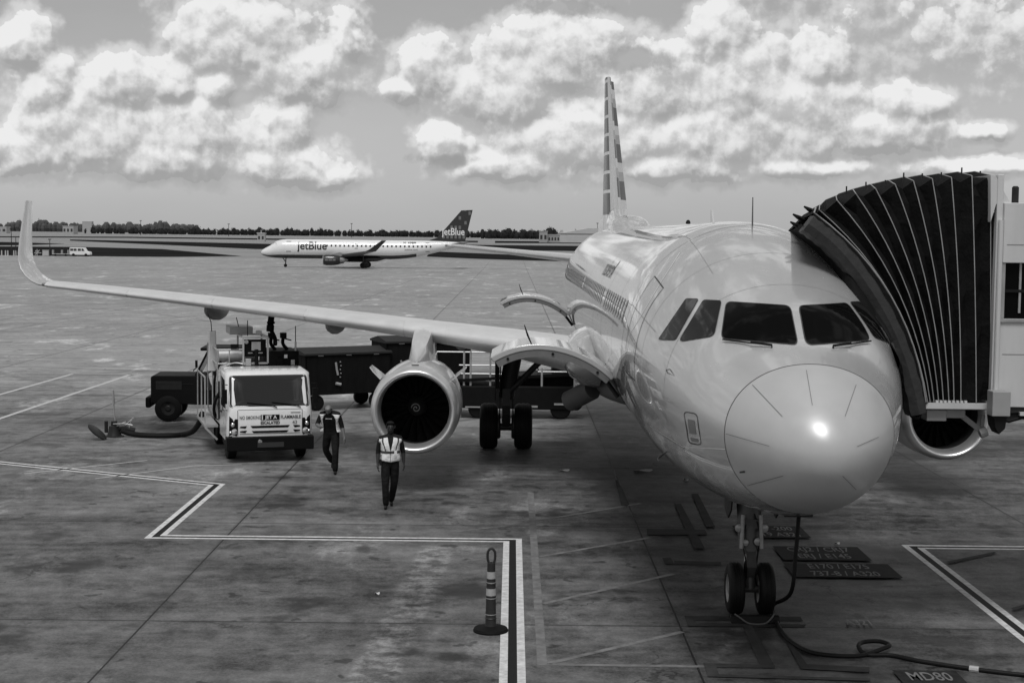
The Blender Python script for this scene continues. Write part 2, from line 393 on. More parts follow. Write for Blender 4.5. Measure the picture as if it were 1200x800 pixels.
for p, q in (((.52,29.16),(2.75,31.2)), ((.52,25.88),(2.62,27.64)), ((.52,22.54),(2.74,24.66)), ((.52,19.35),(2.47,21.0)), ((-1.2, 27.9), (.36, 28.9)), ((.52,19.30),(3.3,19.28))):
    stripe(b, p, q, .10, .004)
struct(b.build('worn_hatching', m_faded, smooth=0))
b = MB()
stripe(b, (-15.3,38), (-14.84,58.3), .16, .004); stripe(b, (-17.55,45), (-17.1,58.1), .16, .004); stripe(b, (-17.2,58.3), (-12.2,57.9), .14, .004)
stripe(b, (-13.0,66.6), (-6,66.6), .14, .004); stripe(b, (-9.2,62), (-6.6,62), .12, .004)
stripe(b, (-11.2,34.2), (-8.9,36.4), .07, .004); stripe(b, (-9.4,33.6),(-7.6,35.6), .06, .004); stripe(b, (-7.6,35.6),(-6.5,35.9), .06, .004)
struct(b.build('worn_guide_line', M('guide_line_paint', .5, .65, var=.4, scale=6), smooth=0))
# black painted boxes of the stop marks
b = MB()
GZ = [.0050]
def gpoly(b, px, z=.008):
    GZ[0] += .0012; z = GZ[0]
    ps = [gp(x, y, z) for x, y in px]; b.add(ps, [tuple(range(len(ps)))])
for px in ([(802,721),(938,722),(941,727),(805,726)], [(808,729),(945,731),(942,734),(808,733)], [(802,721),(812,721),(817,733),(806,733)],
           [(870,733),(882,733),(908,780),(891,780)], [(824,776),(908,778.5),(908,782),(829,781)], [(824,776),(838,777),(843,790),(829,790)], [(829,789),(1020,794),(1020,797),(829,792)],
           [(919,747),(923,747),(946,778),(936,778)], [(936,777),(1019,781),(1019,787),(938,783)],
           [(728,592),(736,592),(724,562),(721,562)], [(790,590),(798,590),(826,642),(814,642)], [(810,578),(818,578),(838,617),(828,617)],
           [(758,619),(826,620),(829,626),(758,626)], [(776,653),(786,653),(790,660),(779,660)], [(790,656.5),(845,658),(845,661),(790,660)], [(1109,657.5),(1165,646),(1168,647.5),(1113,659.5)], [(1184,712),(1240,697),(1240,701),(1188,714)]):
    gpoly(b, px, .0078)
struct(b.build('blacked_out_marking', m_fadeb, smooth=0))
b = MB()
for (x0, y0, x1, y1) in ((4.76, 25.72, 6.30, 26.86), (4.70, 24.42, 6.50, 25.46), (4.3, 27.62, 5.62, 28.75), (4.98, 18.55, 5.80, 19.12)):
    b.add([(x0,y0,.0300),(x1,y0,.0300),(x1,y1,.0300),(x0,y1,.0300)], [(0,1,2,3)])
struct(b.build('stop_mark_panel', M('stop_mark_black', .024, .7, var=1.1, scale=6, spec=.1), smooth=0))
m_let = M('worn_stop_lettering', .15, .7, var=.9, scale=9)
for s, x, y, h in (('CRJ2 / CRJ7', 5.53, 26.58, .5), ('ERJ / E145', 5.53, 26.02, .5), ('E170 / E175', 5.6, 25.2, .48), ('737-8 / A320', 5.6, 24.66, .48),
                   ('B757-200', 4.98, 28.47, .5), ('A319 A321', 4.98, 27.9, .5), ('MD80', 5.39, 18.83, .50), ('A321', 5.1, 21.5, .42)):
    struct(text(s, h, (x, y, .034), (1,0,0), (0,1,0), m_let, 'stop_mark_lettering', bold=.006, xs=.45))

# ------------------------------------------------------------------ far trees
def treeline(name, segs, m, seed, hmin, hmax, step):
    rnd = random.Random(seed); b = MB()
    for (x0, y0, x1, y1) in segs:
        L = math.hypot(x1-x0, y1-y0); n = int(L/step)
        for i in range(n):
            t = (i+rnd.random())/n; cx, cy = x0+(x1-x0)*t, y0+(y1-y0)*t + rnd.uniform(-30, 30)
            h = rnd.uniform(hmin, hmax)*(1.25 if rnd.random() < .12 else 1)*(1+.07*math.sin(cx*.021+seed)+.06*math.sin(cx*.063)); rw = h*rnd.uniform(.28, .5)
            for q in range(34):
                u = rnd.uniform(-1, 1); ph = rnd.uniform(0, 6.28); rr = math.sqrt(1-u*u)*rnd.uniform(.75, 1.05)
                c = Vector((cx + rw*rr*math.cos(ph), cy + rw*rr*math.sin(ph), h*.52 + h*.46*u)); s_ = rnd.uniform(.8, 2.1)
                pts = [c + Vector((rnd.uniform(-1,1), rnd.uniform(-1,1), rnd.uniform(-.8,.8)))*s_ for _ in range(3)]
                b.add(pts, [(0,1,2)])
            rings = [[(cx+rw*.8*f*math.cos(a), cy+rw*.8*f*math.sin(a), z*h) for a in [j*1.2566 for j in range(5)]] for z, f in ((0,.7),(.35,1),(.7,.85),(.9,.4))]
            b.loft(rings)
    o = b.build(name, m, smooth=0); o.location.z = -.8; struct(o, 'stuff'); o['category'] = 'trees'; return o
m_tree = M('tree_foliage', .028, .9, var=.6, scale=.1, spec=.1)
tl = treeline('distant_treeline', [(190, 2050, 1000, 2000), (190, 2130, 1000, 2080), (-40, 1850, 260, 1850), (-40, 1900, 260, 1900)], m_tree, 3, 8.5, 13, 4)
tl['label'] = 'dark line of trees along the horizon beyond the airfield'
tl = treeline('distant_treeline', [(-640, 2250, 200, 2150), (-640, 2330, 200, 2230)], m_tree, 9, 6.5, 10, 4)
tl['label'] = 'low dark strip of trees on the horizon left of the taxiing jet'
tl = treeline('distant_woods', [(-1250, 3300, -700, 3300), (-1250, 3360, -700, 3360)], M('hazed_foliage', .09, .9, var=.5, scale=.1, spec=.1), 5, 17, 22, 7)  # distance haze is put into the lighter foliage colour
tl['label'] = 'haze-paled woods far off at the left end of the horizon'

# ------------------------------------------------------------------ the parked airliner (x = across, y = aft of the nose, z = up)
AX, AY = 3.66, 17.08
m_skin = M('silver_white_paint', .54, .24, metal=.30, coat=1.0, crough=.03, var=.10, scale=2.2, stretch=(1, .35, 1), bump=.05, bscale=1.1, bdist=.03)
m_rad = M('radome_paint', .50, .38, metal=.20, coat=.35, crough=.20, var=.08, scale=3)
m_wing = M('wing_grey_paint', .62, .38, coat=.3, var=.18, scale=1.2, stretch=(1, 3, 1))
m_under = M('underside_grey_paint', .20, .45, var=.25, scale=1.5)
m_polish = M('polished_metal', .74, .33, metal=.8, var=.03, scale=4)
m_gearmet = M('gear_grey_paint', .055, .4, var=.4, scale=9)
m_dark = M('black_rubber', .008, .6, var=.4, scale=12, spec=.2)
m_darkm = M('dark_metal', .028, .5, metal=.3, var=.4, scale=7, spec=.25)
m_glass = M('cockpit_glass', .004, .08, spec=.06); m_sglass = M('cockpit_side_glass', .006, .05, spec=.4)
m_gask = M('window_gasket', .03, .5)
m_seam = M('panel_seam', .05, .6); m_seamg = M('fine_seam', .20, .5)
m_seaml = M('pale_seam', .75, .5)
m_chrome = M('chrome', .8, .12, metal=1.0)
m_lens = M('lamp_lens', .30, .1, coat=1)

plane = thing('airliner', 'large silver twin jet airliner facing the camera with its side cargo doors raised', 'airplane', (AX, AY, 0))
ZC = 3.80
TB = [(0,-.72,-.72,0,-.72),(.02,-.57,-.87,.14,-.72),(.1,-.41,-1.01,.315,-.71),(.3,-.20,-1.21,.55,-.69),(.6,.0,-1.38,.76,-.66),(1.1,.235,-1.55,1.0,-.6),(1.8,.485,-1.71,1.27,-.49),
      (2.38,.92,-1.815,1.445,-.395),(2.75,1.07,-1.86,1.535,-.34),(3.5,1.34,-1.95,1.70,-.22),(4.5,1.66,-2.02,1.86,-.1),(5.5,1.90,-2.06,1.945,-.03),(6.5,2.03,-2.07,1.975,0),(8,2.07,-2.07,1.975,0),(20,2.07,-2.07,1.975,0),(31,2.07,-2.07,1.975,0),
      (33.5,2.07,-1.90,1.95,.05),(36,2.05,-1.40,1.74,.25),(38.5,2.0,-.62,1.38,.6),(41,1.90,.25,.90,1.05),(43,1.75,.90,.45,1.3),(44.3,1.6,1.28,.16,1.42)]
TB = np.array(TB); TS = np.sqrt(TB[:,0])
def pchip(xs, ys, x):
    h = np.diff(xs); d = np.diff(ys)/h; m = np.zeros_like(ys)
    for i in range(1, len(xs)-1):
        if d[i-1]*d[i] > 0:
            w1, w2 = 2*h[i]+h[i-1], h[i]+2*h[i-1]; m[i] = (w1+w2)/(w1/d[i-1]+w2/d[i])
    m[0] = d[0]; m[-1] = d[-1]
    i = int(np.clip(np.searchsorted(xs, x)-1, 0, len(xs)-2)); t = (x-xs[i])/h[i]
    return float((2*t**3-3*t**2+1)*ys[i]+(t**3-2*t**2+t)*h[i]*m[i]+(-2*t**3+3*t**2)*ys[i+1]+(t**3-t**2)*h[i]*m[i+1])
def sect(a):
    s = math.sqrt(max(a, 0)); top, bot, hw, zc = [pchip(TS, TB[:,c], s) for c in (1,2,3,4)]; return top, bot, hw, zc
def skin_point(a, th):
    top, bot, hw, zc = sect(a); c, s = math.cos(th), math.sin(th)
    e = .96 if s > 0 and 1 < a < 6 else 1.0
    return Vector((hw*math.copysign(abs(c)**e, c), a, ZC + zc + ((top-zc) if s > 0 else (zc-bot))*math.copysign(abs(s)**e, s)))
NR = 112
st_all = [0.0006, .003, .01, .025, .05, .09, .14, .2, .28, .38, .5, .65, .82, 1.0, 1.2, 1.42, 1.6, 1.72, 1.8, 1.9, 2.05, 2.2, 2.3, 2.38, 2.48, 2.6, 2.8, 3.1, 3.5, 3.9, 4.3, 4.7, 5.1, 5.6, 6.1, 6.6, 7.2, 8, 9.5, 12, 15, 18, 21, 24, 27, 30, 31, 32, 33, 34, 35, 36, 37, 38, 39, 40, 41, 42, 43, 43.8, 44.3]
def ringat(a): return [skin_point(a, 2*math.pi*j/NR) for j in range(NR)]
# the radome joint leans: split the rings there
ARAD = 1.20
full = MB().loft([ringat(a) for a in st_all])
bvh = BVHTree.FromPolygons([Vector(v) for v in full.v], full.f)
MB().loft([ringat(a) for a in [ARAD] + [a for a in st_all if a > ARAD+.03]]).build('fuselage', m_skin, plane, smooth=60)
fus = [c for c in plane.children if c.name.startswith('fuselage')][0]
MB().loft([ringat(a) for a in [x for x in st_all if x < ARAD-.03] + [ARAD-.012]]).build('radome', m_rad, plane, smooth=60)
radome = [c for c in plane.children if c.name.startswith('radome')][0]
OFF = Vector((AX, AY, 0)); EYE = Vector((0, 0, CH)) - OFF
def hit(px, py):
    """the point of the skin that the photograph shows at a pixel, in aircraft coordinates, and its normal"""
    l, n, i, d = bvh.ray_cast(EYE, ray(px, py).normalized())
    if l is None:
        r = ray(px, py); l, n, i, d = bvh.find_nearest(EYE + r*(23.6/r.y))
    if n.dot(l-EYE) > 0: n = -n
    return l, n
def skin_patch(pxs, off, m, name, parent, mirror=False, grow=1.0, rnd=.12, inner=0.):
    """a rounded patch lying on the skin; inner > 0 makes it a ring"""
    n = len(pxs); out = []
    for i in range(n):
        p, q, r_ = Vector(pxs[i-1]), Vector(pxs[i]), Vector(pxs[(i+1) % n])
        d = min((p-q).length, (r_-q).length)*rnd*2
        a, c = q+(p-q).normalized()*d, q+(r_-q).normalized()*d
        for t in (0, .2, .4, .6, .8, 1): out.append(a*(1-t)**2 + q*2*t*(1-t) + c*t*t)
        for t in (.2, .4, .6, .8): out.append(c.lerp(r_+(q-r_).normalized()*min((q-r_).length, (Vector(pxs[(i+2)%n])-r_).length)*rnd*2, t))
    ctr = sum(out, Vector((0,0)))/len(out); levels = [1, .8, .6, .4, .2] if not inner else [1, inner]
    vs = []
    for f in levels:
        for p in out:
            q = ctr + (p-ctr)*f*grow if not inner else ctr + (p-ctr)*grow + (p-ctr).normalized()*(0 if f == 1 else -inner)
            l, nn = hit(*q); vs.append(l + nn*off)
    N = len(out); fs = [(i*N+j, i*N+(j+1)%N, (i+1)*N+(j+1)%N, (i+1)*N+j) for i in range(len(levels)-1) for j in range(N)]
    if not inner:
        l, nn = hit(*ctr); vs.append(l+nn*off); fs += [((len(levels)-1)*N+j, (len(levels)-1)*N+(j+1)%N, len(vs)-1) for j in range(N)]
    if mirror: vs = [Vector((-v.x, v.y, v.z)) for v in vs]
    return MB().add(vs, fs).build(name, m, parent, smooth=60)
def skin_line(pxs, w, m, name, parent, off=.004, pts=None, closed=False, mirror=False):
    if pts is None:
        pts = []
        for i in range(len(pxs)-1):
            p, q = Vector(pxs[i]), Vector(pxs[i+1]); k = max(1, int((q-p).length/4))
            for j in range(k): pts.append(hit(*p.lerp(q, j/k)))
        pts.append(hit(*pxs[-1]))
    else: pts = [bvh.find_nearest(Vector(p))[:2] for p in pts]
    vs = []
    for i, (l, n) in enumerate(pts):
        t = (pts[min(i+1, len(pts)-1)][0] - pts[max(i-1, 0)][0]).normalized()
        if closed and i in (0, len(pts)-1): t = (pts[1][0]-pts[-2][0]).normalized()
        n_ = n if n.dot(Vector((l.x, 0, l.z-ZC))) > 0 or l.y < 1 else -n
        if l.y < 1 and n_.y > .2: n_ = -n_
        s = n_.cross(t).normalized()*w/2; vs += [l+n_*off+s, l+n_*off-s]
    if mirror: vs = [Vector((-v.x, v.y, v.z)) for v in vs]
    return MB().add(vs, [(2*i, 2*i+2, 2*i+3, 2*i+1) for i in range(len(pts)-1)]).build(name, m, parent, smooth=60)

# cockpit windows: panes, gaskets
PANES = [[(853,354),(928,359.5),(930,403.5),(846,396.5)], [(824.5,352),(845.5,353),(837,393.5),(796,400)], [(804,350.5),(818.5,351),(792,398),(772,397.5)]]
for mir in (False, True):
    for i, p in enumerate(PANES):
        if i == 0: p = [(852,354),(925.5,358.8),(934.5,404),(846,396.5)]
        w = skin_patch(p, .012, m_sglass if i else m_glass, 'cockpit_window', plane, mir, 1.0, .08)
        g_ = skin_patch(p, .010, m_gask, 'window_gasket', w, mir, 1.03, .08, inner=2.6)
# wipers
wp = [hit(x, y) for x, y in ((905,407),(880,404),(848,399.5))]
for mir in (1, -1):
    b = MB(); P_ = [Vector((l.x*mir, l.y, l.z)) + Vector((n.x*mir, n.y, n.z))*.035 for l, n in wp]
    b.tube(P_, .011, 6); b.tube([P_[0]+Vector((0,.02,-.05)), P_[0], P_[1]+Vector((0,-.02,.012))], .016, 6)
    b.build('windshield_wiper', m_dark, plane)
# radome joint, diverter strips, panel seams
b = MB()
pts = [skin_point(ARAD-.006, 2*math.pi*j/96) for j in range(97)]
skin_line(None, .011, m_seam, 'radome_seam', radome, .004, pts, closed=True)
for p in ([(945,434),(952,475)], [(882,451),(917,488)], [(851,508),(902,522.5)], [(876,568.5),(918,557)], [(1003,451),(990,488)], [(1029,512),(1004,523)], [(987,557),(1003,573)]):
    skin_line(p, .006, M('diverter_strip', .14, .5), 'diverter_strip', radome, .008)
skin_line([(762,499),(800,523),(850,526)], .012, m_seaml, 'panel_seam', fus)
skin_line([(797,296),(775,330),(750,372),(738,392),(733,420),(733,452)], .018, m_seaml, 'panel_seam', fus)
def skin_arc(a, t0, t1, w, m, n=40, nm='panel_seam'):
    skin_line(None, w, m, nm, fus, .004, [skin_point(a, R(t0+(t1-t0)*i/n)) for i in range(n+1)])
for a in (6.05, 8.3, 11.4, 14.2, 19, 23, 27.5, 31.5): skin_arc(a, 20, 250, .014, m_seam)
for a in (3.05, 4.25): skin_arc(a, 40, 320, .006, m_seamg)
for th in (62, 118, 158, 205, 228): skin_line(None, .006, m_seamg, 'panel_seam', fus, .004, [skin_point(1.9+.25*i, R(th)) for i in range(55 if th > 130 or th < 60 else 30)][(8 if th < 170 else 0):])
def skin_box(a0, a1, t0, t1, w, m, nm):
    pts = [skin_point(a0, R(t0+(t1-t0)*i/12)) for i in range(13)] + [skin_point(a0+(a1-a0)*i/6, R(t1)) for i in range(1,7)] + [skin_point(a1, R(t1+(t0-t1)*i/12)) for i in range(1,13)] + [skin_point(a1+(a0-a1)*i/6, R(t0)) for i in range(1,7)]
    return skin_line(None, w, m, nm, fus, .005, pts, closed=True)
# service door outline and avionics hatch, static port plate
skin_box(4.65, 5.5, 141, 186, .02, m_seam, 'service_door_seam')
skin_box(32.9, 33.8, 145, 186, .02, m_seam, 'service_door_seam')
skin_patch([(801,481.5),(817,484),(822.5,522),(807,519.5)], .004, m_seam, 'static_port_plate', fus, rnd=.16, inner=1.2)
skin_patch([(806,491),(814,492.5),(816,509),(808,507.5)], .005, m_under, 'static_port', fus, rnd=.05)
skin_patch([(809,512.5),(818,514),(818.5,518),(810,516.5)], .005, m_under, 'placard', fus, rnd=.05)
skin_patch([(867,552),(873,551),(873.5,553.4),(867,554)], .005, m_seam, 'vent', radome, rnd=.05)
skin_patch([(780.5,433),(785.5,432),(791,440.5),(782,437)], .004, m_seam, 'placard', fus, rnd=.05, inner=.8)
# pitot probes and vanes
for px, py in ((778,531),(862,598),(972,600)):
    l, n = hit(px, py)
    for s in (1, -1):
        p = Vector((l.x*s, l.y, l.z)); q = Vector((n.x*s, n.y, n.z))
        MB().tube([p, p+q*.10, p+q*.12+Vector((0,-.10,0)), p+q*.12+Vector((0,-.26,0))], [.016,.016,.014,.006], 6).build('pitot_probe', m_gearmet, fus)
# blade and whip antennas, beacon, satellite dome on the crown
MB().prism([(6.05,5.72),(6.15,5.72),(6.13,6.22),(6.11,6.22)], 'x', .02, .032).build('whip_antenna', m_gearmet, fus)
MB().lathe([(0,.05),(.05,.05),(.09,.03),(.10,0.001)], (0,14.4,5.85), 'z', 12).build('beacon_light', m_dark, fus)
MB().prism([(10.4,5.85),(10.75,5.85),(10.78,6.10),(10.62,6.10)], 'x', -.015, .015).build('blade_antenna', m_skin, fus)
rings = []
for t in [i/12 for i in range(13)]:
    a = 28.2+4.6*t; f = math.sin(math.pi*min(max(t*.96+.02,0),1))**.45; rings.append([Vector((.66*f*math.cos(q), a, 5.72+.52*f*max(0, math.sin(q))**.7)) for q in [math.pi*j/16 for j in range(17)]])
MB().loft(rings, closed=False).build('satellite_dome', m_skin, fus, smooth=60)
# cabin windows and title on the right side
def fuse_xyz(a, z, s):
    top, bot, hw, zc = sect(a); zz = z-ZC-zc; H = (top-zc) if zz > 0 else (zc-bot); return Vector((s*hw*math.sqrt(max(0, 1-(zz/H)**2)), a, z))
m_cabw = M('cabin_window', .02, .15, spec=.6)
for s in (-1, 1):
    for i in range(48):
        a = 6.7+i*.533
        if 12.0 < a < 12.4 or 20.2 < a < 20.6: continue
        o_ = .006*s; vs = []
        for da, dz in ((-.12,-.10),(-.12,.10),(-.07,.17),(.07,.17),(.12,.10),(.12,-.10),(.07,-.17),(-.07,-.17)):
            p = fuse_xyz(a+da, 4.42+dz, s); vs.append(p+Vector((o_, 0, .002)))
        MB().add(vs, [tuple(range(8))]).build('cabin_window', m_cabw, fus, smooth=0)
vs, fs = text_verts('American', .62, 1.0, .005)
out = []
for v in vs: p = fuse_xyz(13.8 + v.x*1.2, 4.92+v.y*.8, -1); out.append(p + Vector((-.008, 0, .003)))
MB().add(out, fs).build('title_lettering', M('title_grey', .10, .4), fus, smooth=0)

# belly fairing
rings = []
for t in [i/20 for i in range(21)]:
    a = 14.0+12.5*t; f = math.sin(math.pi*(.03+.94*t))**.38
    rings.append([Vector((2.08*f*math.copysign(abs(math.cos(q))**.75, math.cos(q)), a, 2.55 - 1.0*f*abs(math.sin(q))**.8 + (.35 if math.sin(q) > 0 else 0))) for q in [math.pi + math.pi*j/24 for j in range(25)]])
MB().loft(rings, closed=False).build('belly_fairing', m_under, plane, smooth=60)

# ---- wings
def airfoil(n=18):
    up = []; lo = []
    for i in range(n+1):
        x = (1-math.cos(math.pi*i/n))/2; t = 5*(.2969*math.sqrt(x)-.126*x-.3516*x*x+.2843*x**3-.1015*x**4); c = .018*math.sin(math.pi*min(1, x*1.1)**.8)
        up.append((x, c+t)); lo.append((x, c-t*.92))
    return list(reversed(up)) + lo[1:]
AF = airfoil()
WST = [(1.2,15.85,7.0,2.72,.15,3.5),(1.98,16.25,6.4,2.83,.148,3.2),(3.6,17.09,5.3,3.06,.135,2.4),(5.75,18.2,4.25,3.27,.125,1.5),(6.5,18.6,3.9,3.35,.12,1.2),(9,19.9,3.35,3.56,.115,.5),(12,21.46,2.67,3.79,.11,-.2),(15,23.02,2.05,4.00,.108,-.8),(16.4,23.75,1.72,4.09,.105,-1)]
def wing_ring(y, a, c, z, th, tw, s, af=AF, roll=0., grow=0.):
    out = []
    for (x, t) in af:
        aa, zz = x*c, t*th*c*1.0/ .1 * .1
        tr = R(-tw); ay = aa*math.cos(tr)-zz*math.sin(tr)*-1; zy = zz*math.cos(tr) + aa*math.sin(tr)
        n = Vector((-math.sin(roll), 0, math.cos(roll)))
        p = Vector((y, a+ay, z)) + n*zy
        out.append(Vector((p.x*s, p.y, p.z)))
    return out
def interp_w(y):
    for i in range(len(WST)-1):
        if WST[i][0] <= y <= WST[i+1][0]:
            t = (y-WST[i][0])/(WST[i+1][0]-WST[i][0]); return [WST[i][k]+(WST[i+1][k]-WST[i][k])*t for k in range(6)]
    return list(WST[-1])
def wing(s):
    w = MB().loft([wing_ring(*q, s) for q in WST]).build('wing', m_wing, plane, smooth=50)
    # sharklet: blended tip turning upward
    rings = []
    for t in [i/14 for i in range(15)]:
        ang = R(82)*min(1, t/.42); 
        if t <= .42:
            rr = .95; y = 16.4+rr*math.sin(ang); z = 4.09+rr*(1-math.cos(ang))+.05*t
        else:
            d = (t-.42)/.58*1.50; y = 16.4+.95*math.sin(R(82))+d*math.cos(R(82)); z = 4.11+.95*(1-math.cos(R(82)))+d*math.sin(R(82))
        c = 1.72-1.05*t**.8; a = 23.75+.5*t+1.5*t**1.3
        rings.append(wing_ring(y, a, c, z, .10, -1*(1-t), s, roll=ang))
    MB().loft(rings).build('winglet', m_skin, w, smooth=50)
    # slats: polished shells wrapped round the leading edge, a gap between each
    leaf = [p for p in AF if p[0] <= .15]
    for y0, y1 in ((2.45, 5.2), (6.25, 8.75), (8.8, 11.3), (11.35, 13.8), (13.85, 16.3)):
        rings = []
        for t in (0, .33, .67, 1):
            q = interp_w(y0+(y1-y0)*t); c = q[2]; q[1] -= .012
            big = [(x, tt*1.0 + math.copysign(.006, tt)) for x, tt in leaf]
            rings.append(wing_ring(*q, s, af=[(x, tt + .0016/q[4]*(1 if tt > 0 else -1)) for x, tt in leaf]))
        MB().loft(rings, closed=False).build('slat', M('leading_edge_metal', .68, .36, metal=.25, var=.15, scale=2), w, smooth=60)
    # flap track fairings
    for y in (4.95, 8.35, 11.75):
        q = interp_w(y); a0 = q[1]+q[2]*.42; L = q[2]*.75+.9; rings = []
        for t in [i/10 for i in range(11)]:
            f = math.sin(math.pi*(.02+.96*t))**.6
            rings.append([Vector((s*y+.22*f*math.cos(g), a0+L*t, q[3]-.20-.10*t+.30*f*math.sin(g)-.05)) for g in [2*math.pi*j/14 for j in range(14)]])
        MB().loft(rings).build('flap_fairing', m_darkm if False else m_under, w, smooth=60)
    # aileron / flap droop at the outer trailing edge
    rings = []
    for y in (12.2, 13.5, 15.4):
        q = interp_w(y); te = q[1]+q[2]; rings.append([Vector((s*y, te-.02, q[3]+.02)), Vector((s*y, te+.34, q[3]-.16)), Vector((s*y, te+.30, q[3]-.19)), Vector((s*y, te-.15, q[3]-.07))])
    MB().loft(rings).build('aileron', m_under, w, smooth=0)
    # nav light, root fillet
    MB().lathe([(-.04,.02),(0,.05),(.12,.06),(.25,.02)], (s*16.45, 23.78, 4.11), 'y', 8).build('navigation_light', m_lens, w)
    rings = []
    for t in [i/8 for i in range(9)]:
        a = 14.6+3.2*t; f = math.sin(math.pi*.5*min(1, t*1.4)); wd = .25+.55*f
        rings.append([Vector((s*(1.72+wd*math.cos(g)*1.0), a, 2.80+.05*t+(.62*f+.05)*math.sin(g))) for g in [-math.pi/2+math.pi*j/10 for j in range(11)]])
    MB().loft(rings, closed=False).build('wing_root_fillet', m_skin, w, smooth=60)
    return w
for s in (-1, 1): wing(s)
# ---- tailplane, fin
for s in (-1, 1):
    t = MB().loft([wing_ring(y, a, c, z, .09, 0, s) for y, a, c, z in ((.4,37.4,4.3,4.62),(1.2,37.95,3.9,4.70),(6.1,41.2,1.55,5.13),(6.22,41.5,1.2,5.14))]).build('tailplane', m_wing, plane, smooth=50)
    MB().loft([wing_ring(y, a-.012, c*1.0, z, .0952, 0, s, af=[p for p in AF if p[0] < .08]) for y, a, c, z in ((1.3,38.0,3.85,4.71),(6.05,41.15,1.6,5.13))], closed=False).build('tailplane_leading_edge', m_skin, t, smooth=60)
TAILV = [M('tail_stripe_dark', .022, .4, coat=.3), M('tail_stripe_white', .66, .35, coat=.3), M('tail_stripe_grey', .05, .4, coat=.3), m_skin, M('tail_stripe_pale', .38, .4, coat=.3)]
HX = .66
cuts = sorted(set([5.55, 6.35, 11.76] + [round(7.15+.73*i, 3) for i in range(7)] + [round(7.15+.73*i+.12, 3) for i in range(7)] + [round(6.62+.37*i, 3) for i in range(14)]))
def fin_pt(x, tt, z, rud):
    t = (z-5.55)/6.21; a = 36.4+5.6*t; c = 6.2-4.1*t; th = (.125-.02*t)*c
    p = Vector((tt*th, a+x*c, z))
    if rud:
        h = a+HX*c; d = R(27); dx, dy = p.x, p.y-h; p = Vector((dx*math.cos(d)+dy*math.sin(d), h+dy*math.cos(d)-dx*math.sin(d), z))
    return p
def fin_part(af, rud, name, parent, zs):
    n = len(af); b = MB(); b.v = [tuple(fin_pt(x, tt, z, rud)) for z in zs for x, tt in af]
    for i in range(len(zs)-1):
        zm = (zs[i]+zs[i+1])/2
        for j in range(n):
            j2 = (j+1) % n; b.f.append((i*n+j, i*n+j2, (i+1)*n+j2, (i+1)*n+j)); xm = (af[j][0]+af[j2][0])/2; rt = af[j][1]+af[j2][1] > 0
            if zm < 6.62 and rud or zm < 6.35 or (not rud and xm < .035): mi = 3
            elif rt: k_ = int((zm-6.62)/.37); mi = (1, 0, 0, 4)[k_ % 4]
            else: mi = 1 if any(7.15+.73*q < zm < 7.15+.73*q+.12 for q in range(7)) else 2
            b.mi.append(mi)
    b.add([fin_pt(x, tt, zs[-1], rud) for x, tt in af], [tuple(range(n))], 3)
    return b.build(name, TAILV, parent, smooth=40)
fin = fin_part([p for p in AF if p[0] <= HX], False, 'fin', plane, cuts)
fin_part([p for p in AF if p[0] >= HX-.03], True, 'rudder', fin, [z for z in cuts if z > 6.3])
rings = [[Vector((w_*math.cos(g), a, 5.62+h_*max(0, math.sin(g)))) for g in [math.pi*j/10 for j in range(11)]] for a, w_, h_ in ((33.2,.02,.12),(34.6,.14,.5),(36.2,.22,.95),(37.4,.3,1.0),(42.4,.3,.9),(43.2,.05,.2))]
MB().loft(rings, closed=False).build('fin_root_fairing', m_skin, fin, smooth=60)

